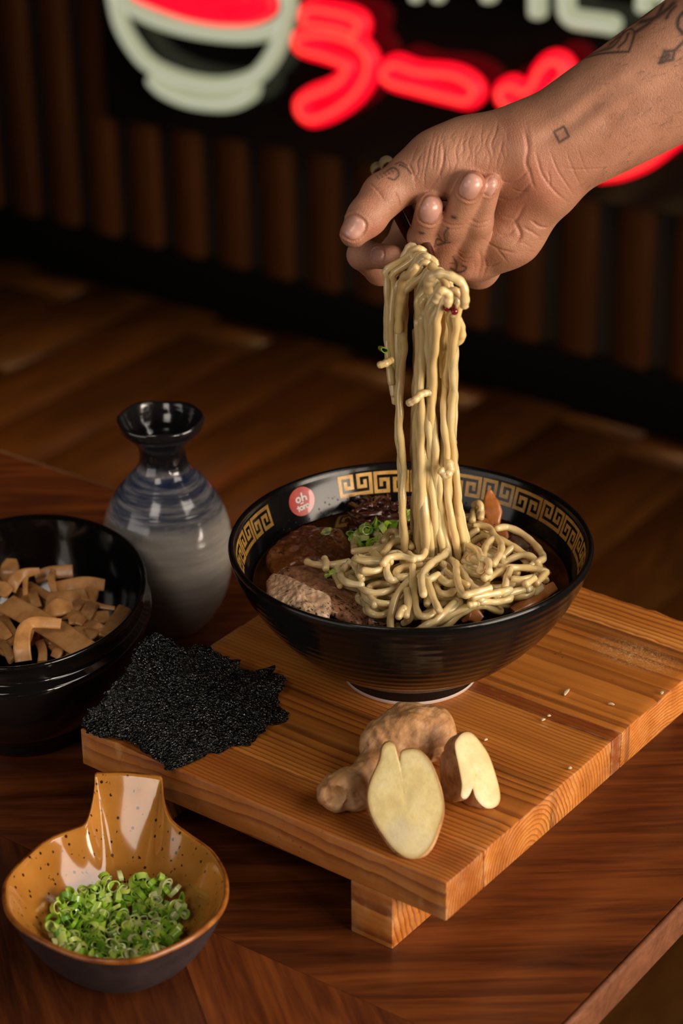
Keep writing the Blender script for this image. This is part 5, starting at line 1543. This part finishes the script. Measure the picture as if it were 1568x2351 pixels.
# one refinement so that creases and ink have room
me = mesh_data('forearm_and_hand', Vh, Fh)
bm = bmesh.new(); bm.from_mesh(me)
bmesh.ops.subdivide_edges(bm, edges=bm.edges, cuts=1, use_grid_fill=True, smooth=0.0)
bm.to_mesh(me); bm.free()
nvh = len(me.vertices); print('hand verts', nvh)
co = np.zeros(nvh * 3); me.vertices.foreach_get('co', co); Vh = co.reshape(-1, 3).copy()
Fh = np.zeros(len(me.polygons) * 4, np.int64); me.polygons.foreach_get('vertices', Fh); Fh = Fh.reshape(-1, 4)
Vh = laplacian(Vh, Fh, 3, .5)
me.vertices.foreach_set('co', Vh.ravel()); me.update()
nr_ = np.zeros(nvh * 3); me.vertices.foreach_get('normal', nr_); Nh = nr_.reshape(-1, 3)
toc = CAM_LOC - Vh; toc /= np.linalg.norm(toc, axis=1)[:, None]
facing = np.sum(Nh * toc, 1)
tree = BVHTree.FromPolygons([Vector(v) for v in Vh], [tuple(f) for f in Fh], epsilon=0)
def skin_hit(px, py):
    v = Vector(ray(px, py)).normalized(); r = tree.ray_cast(Vector(CAM_LOC), v)
    return r
# lines on the skin are laid down as 3-D curves lying on the surface
def on_skin(pts, n=None):
    P = []
    Q = catmull([(a, b, 0) for a, b in pts], n or max(4, int(sum(math.dist(p, q) for p, q in zip(pts, pts[1:])) / 3)))
    for a, b, _ in Q:
        r = skin_hit(a, b)
        if r[0] is not None: P.append(r[0][:])
    return np.array(P)
from mathutils.kdtree import KDTree
kd = KDTree(nvh)
for i, v in enumerate(Vh): kd.insert(v, i)
kd.balance()
disp = np.zeros(nvh); ink = np.zeros(nvh); red = np.zeros(nvh)
def along(arr, pts, w, amt, mode='min', taper=True):
    P = on_skin(pts)
    if len(P) < 2: return
    n = len(P); best = {}
    for i, p in enumerate(P):
        tp = 1.0 if not taper else min(1.0, 4.0 * min(i, n - 1 - i) / n + .25)
        for (q, idx, d) in kd.find_range(Vector(p), w * 2.6):
            k = amt * tp * math.exp(-(d / w) ** 2)
            if abs(k) > abs(best.get(idx, 0)): best[idx] = k
    for idx, k in best.items():
        if mode == 'max': arr[idx] = max(arr[idx], k)
        else: arr[idx] += k
def crease(pts, w=.0008, depth=.00045): along(disp, pts, w * .8, -depth * .9); along(red, pts, w * 1.1, .5, 'max')
def ridge(pts, w=.004, h=.0008): along(disp, pts, w, h)
rng = random.Random(3)
# wrinkles across the base of the thumb
for i in range(26):
    x = 952 + i * 8.4 + rng.uniform(-3.5, 3.5); y0 = 316 - i * 1.4 + rng.uniform(-10, 34); y1 = y0 + rng.uniform(38, 105)
    crease([(x + 9 + rng.uniform(-3, 3), y0), (x + rng.uniform(-5, 5), (y0 * 2 + y1) / 3), (x + rng.uniform(-7, 5), (y0 + y1 * 2) / 3), (x - 7 + rng.uniform(-7, 7), y1)], rng.uniform(.0004, .0008), .00015 + .0004 * rng.random() ** 1.6)
crease([(1016, 322), (1018, 372), (1005, 408), (985, 436)], .0010, .0008)
for i in range(9):
    crease([(1135 + i * 9, 262 + i * 2), (1160 + i * 7, 300 + i * 2), (1172 + i * 6, 345)], .0007, .00025)
# knuckle of the thumb
for i in range(7):
    crease([(842 + i * 5, 418 + i * 3), (862 + i * 3, 428 + i * 5), (880 + i * 2, 430 + i * 6)], .0006, .00035)
for i in range(4): crease([(826 + i * 4, 462 + i * 4), (850 + i * 2, 462 + i * 5), (866, 466 + i * 5)], .0006, .0003)
crease([(906, 440), (916, 462), (918, 478)], .0009, .0006)
for i in range(5): crease([(955 + i * 3, 440 - i * 2), (948 - i * 2, 400 - i * 6), (938 - i * 4, 372)], .0006, .0002)
# finger joints
crease([(1012, 505), (1034, 516), (1062, 516)], .0009, .0006); crease([(1014, 520), (1038, 526), (1060, 524)], .0007, .0004)
crease([(1078, 502), (1098, 512), (1122, 506)], .0009, .0006); crease([(1076, 516), (1098, 522), (1118, 518)], .0006, .0004)
crease([(1048, 575), (1062, 592), (1086, 592)], .0009, .0006); crease([(1050, 588), (1066, 602), (1090, 600)], .0007, .0004); crease([(1046, 566), (1058, 578), (1076, 580)], .0006, .0004)
crease([(1100, 575), (1106, 600), (1098, 636)], .0013, .0010); crease([(1112, 590), (1116, 612), (1108, 638)], .0010, .0006); crease([(1088, 600), (1090, 620), (1080, 640)], .0008, .0004)
# palm and heel of the hand
for pts, w, d in (([(1205, 300), (1212, 340), (1208, 372), (1215, 400)], .0014, .0009), ([(1142, 452), (1165, 460), (1190, 452), (1218, 418)], .0011, .0008), ([(1130, 505), (1165, 512), (1185, 505), (1205, 470)], .0012, .0009),
                  ([(1140, 400), (1160, 418), (1190, 412), (1215, 388)], .0010, .0006), ([(1180, 505), (1195, 540), (1180, 560)], .0014, .0011), ([(1125, 560), (1150, 572), (1180, 580)], .0010, .0007),
                  ([(1105, 545), (1140, 570), (1165, 602)], .0008, .0005), ([(1218, 505), (1240, 520), (1258, 522)], .0010, .0008), ([(1200, 520), (1225, 535), (1240, 545)], .0009, .0006),
                  ([(1230, 350), (1245, 400), (1275, 440), (1300, 462)], .0009, .0006), ([(1262, 345), (1280, 390), (1302, 425), (1318, 448)], .0007, .0004), ([(1300, 350), (1318, 395), (1335, 430)], .0007, .0003),
                  ([(1325, 335), (1340, 380), (1352, 400)], .0006, .0002), ([(1258, 392), (1262, 410), (1262, 428)], .0007, .0005), ([(1290, 385), (1320, 388), (1350, 388), (1395, 385)], .0008, .0003),
                  ([(1215, 385), (1220, 410), (1228, 430)], .0010, .0006), ([(1175, 432), (1195, 440), (1215, 438)], .0008, .0005), ([(1112, 612), (1130, 610), (1148, 600)], .0007, .0005), ([(1150, 540), (1170, 536), (1180, 525)], .0008, .0006)):
    crease(pts, w, d)
for i in range(12):
    x, y = 1130 + rng.random() * 130, 480 + rng.random() * 110
    crease([(x, y), (x + rng.uniform(10, 26), y + rng.uniform(-4, 16)), (x + rng.uniform(28, 44), y + rng.uniform(-6, 22))], .0006, .0003)
NAILS = [(811, 522, 28, 26, -58, 'thumb nail'), (989, 481, 34, 25, -72, 'middle finger nail'), (1081, 427, 33, 26, -62, 'ring finger nail'),
         (1127, 428, 22, 13, -66, 'little finger nail'), (868, 586, 14, 16, 10, 'index finger nail')]
for (cx, cy, lx, ly, ang_, lab_) in NAILS:
    a_ = math.radians(ang_); q_ = []
    for j in range(33):
        t_ = 2 * math.pi * j / 32; ct, st_ = math.cos(t_), math.sin(t_); rr_ = 1.04 * (abs(ct) ** 2.8 + abs(st_) ** 2.8) ** (-1 / 2.8)
        x_, y_ = lx * rr_ * ct, ly * rr_ * st_
        q_.append((cx + x_ * math.cos(a_) - y_ * math.sin(a_), cy + x_ * math.sin(a_) + y_ * math.cos(a_)))
    along(disp, q_, .0007, -.0005, taper=False); along(red, q_, .0012, .55, 'max', False)
    q2_ = [(cx + (x - cx) * 1.13, cy + (y - cy) * 1.13) for x, y in q_]
    along(disp, q2_, .0010, .00035, taper=False)
# tendons and veins of the forearm, soft pads of the palm
along(disp, [(1228, 326), (1300, 290), (1350, 250), (1385, 222)], .0042, -.0012); ridge([(1235, 300), (1300, 262), (1380, 200), (1470, 150)], .0045, .0009); ridge([(1260, 345), (1330, 300), (1420, 235), (1520, 175)], .0050, .0010)
along(disp, [(1380, 290), (1420, 262), (1455, 235)], .0045, -.0009); ridge([(1300, 350), (1390, 310), (1480, 260)], .006, .0008)
ridge([(1215, 420), (1240, 440), (1255, 465)], .007, .0010); ridge([(1120, 540), (1160, 555)], .006, .0010)
Vh = Vh + Nh * disp[:, None]
# redness of fingertips, heel of the hand
for (px, py, r, a) in ((1083, 415, .010, .8), (1125, 418, .009, .8), (986, 470, .009, .5), (1235, 425, .018, .8), (1205, 465, .014, .6), (1010, 575, .010, .5), (1065, 600, .012, .4), (860, 530, .008, .7), (850, 450, .012, .35), (1330, 400, .02, .25), (1440, 330, .02, .2)):
    h = skin_hit(px, py)
    if h[0] is None: continue
    for (q, idx, d) in kd.find_range(h[0], r * 2): red[idx] = max(red[idx], a * math.exp(-(d / r) ** 2))
# tattoos
def inkline(pts, w=.00062, a=.95): along(ink, pts, w * 1.15, min(1.0, a * 1.15), 'max', False)
def inkpoly(pts, w=.00065, a=.95):
    for p, q in zip(pts, pts[1:]): inkline([p, q], w, a)
inkpoly([(1272, 302), (1294, 290), (1306, 312), (1284, 326), (1272, 302)], .00066)                       # little square at the wrist
inkline([(880, 398), (900, 385), (912, 390), (915, 402), (905, 412), (892, 408)], .0006, .8); inkline([(918, 378), (932, 384), (944, 398)], .0006, .8); inkline([(908, 376), (920, 372), (934, 380)], .0006, .7)
for i in range(5): inkline([(864 + i * 8, 402 - i * 4), (870 + i * 8, 410 - i * 4)], .0006, .6)
for (px, py) in ((1041, 498), (967, 534), (880, 617)): inkline([(px - 2, py), (px + 3, py + 1)], .0011, 1.0)
inkline([(998, 566), (1004, 548), (1022, 556), (1020, 538), (1028, 524)], .0007, .85); inkline([(1004, 562), (1020, 558), (1032, 556)], .0007, .85); inkline([(1006, 538), (1014, 552)], .0006, .7); inkline([(1028, 534), (1026, 556)], .0006, .6)
inkline([(1036, 616), (1050, 624), (1064, 622), (1070, 614), (1062, 610)], .0007, .85); inkline([(1040, 588), (1048, 606), (1046, 622)], .0007, .8); inkline([(1034, 604), (1048, 604)], .0006, .7)
# forearm ornament at the upper edge
inkline([(1338, 134), (1385, 122), (1443, 118)], .0008); inkline([(1443, 118), (1450, 100), (1458, 74)], .0008); inkline([(1458, 74), (1446, 66), (1425, 82), (1400, 100)], .0008)
inkline([(1420, 108), (1436, 92), (1442, 76)], .0009, .8); inkline([(1380, 116), (1404, 108), (1420, 92), (1432, 72)], .0011, .75); inkline([(1350, 128), (1395, 108), (1420, 82)], .0016, .6)
inkline([(1470, 50), (1500, 42), (1530, 22), (1545, 8)], .0022, .8); inkline([(1458, 74), (1490, 52), (1512, 30), (1522, 10)], .0016, .8); inkline([(1530, 40), (1540, 24), (1550, 14)], .0012, .8); inkline([(1440, 62), (1480, 36), (1506, 14)], .0018, .75)
inkpoly([(1514, 144), (1526, 118), (1548, 116), (1544, 136), (1514, 144)], .0009); inkline([(1526, 118), (1536, 128), (1522, 142)], .0013, .8); inkline([(1548, 116), (1568, 96), (1590, 70)], .0009); inkline([(1530, 124), (1520, 140)], .0016, .8)
inkline([(1566, 74), (1556, 60), (1558, 42), (1568, 28)], .0011); inkline([(1566, 76), (1580, 66)], .0011)
me.vertices.foreach_set('co', Vh.ravel())
me.polygons.foreach_set('use_smooth', [True] * len(me.polygons)); me.update()
for nm, arr in (('ink', ink), ('flush', red)):
    A = me.attributes.new(nm, 'FLOAT', 'POINT'); A.data.foreach_set('value', np.clip(arr, 0, 1).astype(np.float32))
def skin_mat():
    m = M('skin')
    v = m.coord('Object')
    n = m.noise(v, 38, 4, .6); n2 = m.noise(v, 420, 3, .65); pores = m.voro(v, 900)
    c = m.ramp(n, [(.3, (.35, .160, .092)), (.55, (.43, .205, .125)), (.75, (.49, .245, .155))])
    c = m.mix(m.ramp(n2, [(.55, 0.0), (.78, .30)]), c, (.28, .11, .06))
    c = m.mix(m.math('MULTIPLY', m.attr('flush'), .62), c, (.36, .095, .060))
    c = m.mix(m.math('MULTIPLY', m.attr('ink'), .93), c, (.022, .022, .020))
    m.set(Base_Color=c, Roughness=m.ramp(n2, [(.3, .36), (.7, .50)]))
    m.p.inputs['Specular IOR Level'].default_value = .45
    m.p.inputs['Subsurface Weight'].default_value = .08; m.p.inputs['Subsurface Radius'].default_value = (.006, .0025, .0014); m.p.inputs['Subsurface Scale'].default_value = .35
    cell = m.voro(m.coord('Object', scale=(1, 1, 1)), 1150, 'DISTANCE_TO_EDGE'); cell2 = m.voro(m.coord('Object', scale=(1, .55, .8)), 560, 'DISTANCE_TO_EDGE')
    net = m.math('ADD', m.ramp(cell, [(.0, 0.0), (.22, 1.0)]), m.math('MULTIPLY', m.ramp(cell2, [(.0, 0.0), (.14, 1.0)]), 1.2))
    m.bump(m.math('ADD', m.math('MULTIPLY', net, .55), m.math('ADD', m.math('MULTIPLY', n2, .5), m.math('MULTIPLY', pores, .3))),  .30, .0005)
    return m.m
me.materials.append(skin_mat())
person = empty('person', tuple(person_anchor))
tag(person, "person's tattooed right forearm and hand reaching in from the upper right, lifting noodles with chopsticks", 'person')
origin_to(me, person_anchor)
obj('forearm_and_hand', me, person)
# finger nails, each bedded on the skin
def nail_mat():
    m = M('fingernail'); n = m.noise(m.coord('Object'), 120, 2, .5)
    m.set(Base_Color=m.ramp(n, [(.3, (.50, .245, .19)), (.7, (.60, .34, .27))]), Roughness=.30)
    m.p.inputs['Coat Weight'].default_value = .3; m.p.inputs['Coat Roughness'].default_value = .15
    return m.m
MAT_NAIL = nail_mat()
tree2 = BVHTree.FromPolygons([Vector(v) for v in Vh], [tuple(f) for f in Fh], epsilon=0)
def nail(cx, cy, lx, ly, ang, lab, p=2.8):
    """centre and half sizes in photograph pixels; ang turns the long side"""
    a = math.radians(ang); V = []; F = []; NR_, NA = 7, 32
    def pt(u, v):
        x, y = u * lx, v * ly
        X, Y = cx + x * math.cos(a) - y * math.sin(a), cy + x * math.sin(a) + y * math.cos(a)
        r = tree2.ray_cast(Vector(CAM_LOC), Vector(ray(X, Y)).normalized())
        return (np.array(r[0]), np.array(r[1])) if r[0] is not None else (None, None)
    c, nc = pt(0, 0)
    if c is None: return
    d0 = np.linalg.norm(c - CAM_LOC)
    def put(u, v, e):
        q, nn = pt(u, v)
        if q is None or np.linalg.norm(q - c) > .012: q, nn = c + (V[-1] - c if V else 0), nc
        V.append(q + nc * e)
    put(0, 0, .00042)
    for i in range(1, NR_ + 1):
        s = i / NR_
        for j in range(NA):
            t = 2 * math.pi * j / NA; ct, st_ = math.cos(t), math.sin(t)
            rr = (abs(ct) ** p + abs(st_) ** p) ** (-1 / p)
            put(s * rr * ct, s * rr * st_, (.00042 - .00055 * s ** 6))
    V = np.array(V)
    for j in range(NA):
        F.append((0, 1 + j, 1 + (j + 1) % NA))
        for i in range(NR_ - 1): F.append((1 + i * NA + j, 1 + (i + 1) * NA + j, 1 + (i + 1) * NA + (j + 1) % NA, 1 + i * NA + (j + 1) % NA))
    mm = fix_normals(mesh_data('fingernail', V, F, MAT_NAIL)); origin_to(mm, person_anchor)
    o = obj('fingernail', mm, person); o['label'] = lab
for nl in NAILS: nail(*nl)
# rolled dark sleeve where the arm leaves the picture
MAT_SLEEVE = M('sleeve_cloth'); MAT_SLEEVE.set(Base_Color=(.012, .011, .012), Roughness=.85); MAT_SLEEVE.bump(MAT_SLEEVE.noise(MAT_SLEEVE.coord('Object'), 300, 3, .6), .4, .0008); MAT_SLEEVE = MAT_SLEEVE.m
S0, S1 = hp(1880, -35, -.033), hp(2500, -470, -.02)
_d = (S1 - S0) / np.linalg.norm(S1 - S0)
sl = tube_mesh('sleeve', S0 + _d * np.linspace(0, np.linalg.norm(S1 - S0), 60)[:, None], np.interp(np.linspace(0, np.linalg.norm(S1 - S0), 60), [0, .004, .02, .026, .03, .1, .5], [.038, .0425, .0435, .0430, .0410, .045, .055]), MAT_SLEEVE, 40, round_ends=True)
origin_to(sl, person_anchor); obj('sleeve', sl, person)['label'] = 'dark rolled sleeve'
# fine arm hair
MAT_HAIR = simple('arm_hair', (.05, .026, .012), .5)
rng = random.Random(12); V = []; F = []
hd = (hp(1215, 330, -.03) - hp(1600, 70, -.03)); hd /= np.linalg.norm(hd)
cand = np.where((project(Vh)[:, 0] > 1290))[0]
for _ in range(1500):
    i = int(cand[rng.randrange(len(cand))]); p = Vh[i]; nn = Nh[i]
    px, py = project(p)[0]
    if rng.random() > np.clip((px - 1280) / 220, 0, 1): continue
    t = hd - nn * (hd @ nn); t /= np.linalg.norm(t) + 1e-9
    sd = np.cross(nn, t); L = rng.uniform(.003, .0065)
    t = t + sd * rng.uniform(-.5, .5); t /= np.linalg.norm(t)
    w = .00006; b = len(V)
    q1 = p + t * L * .5 + nn * L * .22; q2 = p + t * L + nn * L * .30
    V += [p - sd * w, p + sd * w, p + nn * w, q1 - sd * w * .8, q1 + sd * w * .8, q1 + nn * w, q2]
    F += [(b, b + 1, b + 4, b + 3), (b + 1, b + 2, b + 5, b + 4), (b + 2, b, b + 3, b + 5), (b + 3, b + 4, b + 6), (b + 4, b + 5, b + 6), (b + 5, b + 3, b + 6)]
mm = mesh_data('arm_hair', V, F, MAT_HAIR); origin_to(mm, person_anchor)
o = obj('arm_hair', mm, person); o['kind'] = 'stuff'

# ------------------------------------------------------------------ crumbs on the board
MAT_CRUMB = simple('crumb_pale', (.62, .50, .34), .5)
def crumb(px, py, lpx, wpx, ang, lab):
    p = at(px, py, BZ1); s = scale_at(p); a = math.radians(ang)
    dv = HR * math.cos(a) + HF * math.sin(a) * 1.6
    C = [p + dv * (t * lpx / s) + Zv * (.0009 + .0006 * (1 - t * t * 4)) for t in (-.5, -.2, .15, .5)]
    W = np.tile(np.cross(dv, Zv), (12, 1))
    me = strip_mesh('crumb', catmull(C, 12), W, wpx / s / 2 * np.array([.3, .7, .9, 1, 1, 1, 1, .9, .8, .7, .5, .3]), .0006, MAT_CRUMB, 8)
    placed('crumb', me, lab, 'crumb')
crumb(1301, 1592, 20, 7, 48, 'white sliver lying on the board to the right of the bowl foot')
crumb(1247, 1656, 9, 6, 20, 'small white crumb on the dark stripe of the board')
crumb(1260, 1647, 7, 5, 0, 'tiny pale crumb just above the dark stripe of the board')
crumb(1403, 1620, 14, 4, -15, 'thin wood splinter near the right end of the board')
crumb(1308, 1767, 8, 7, 0, 'round pale crumb on the front plank near its right end')
crumb(1115, 1702, 8, 5, 15, 'glossy crumb beside the smaller halved ginger')
crumb(1520, 1594, 8, 6, 40, 'white fleck at the right edge of the back plank')
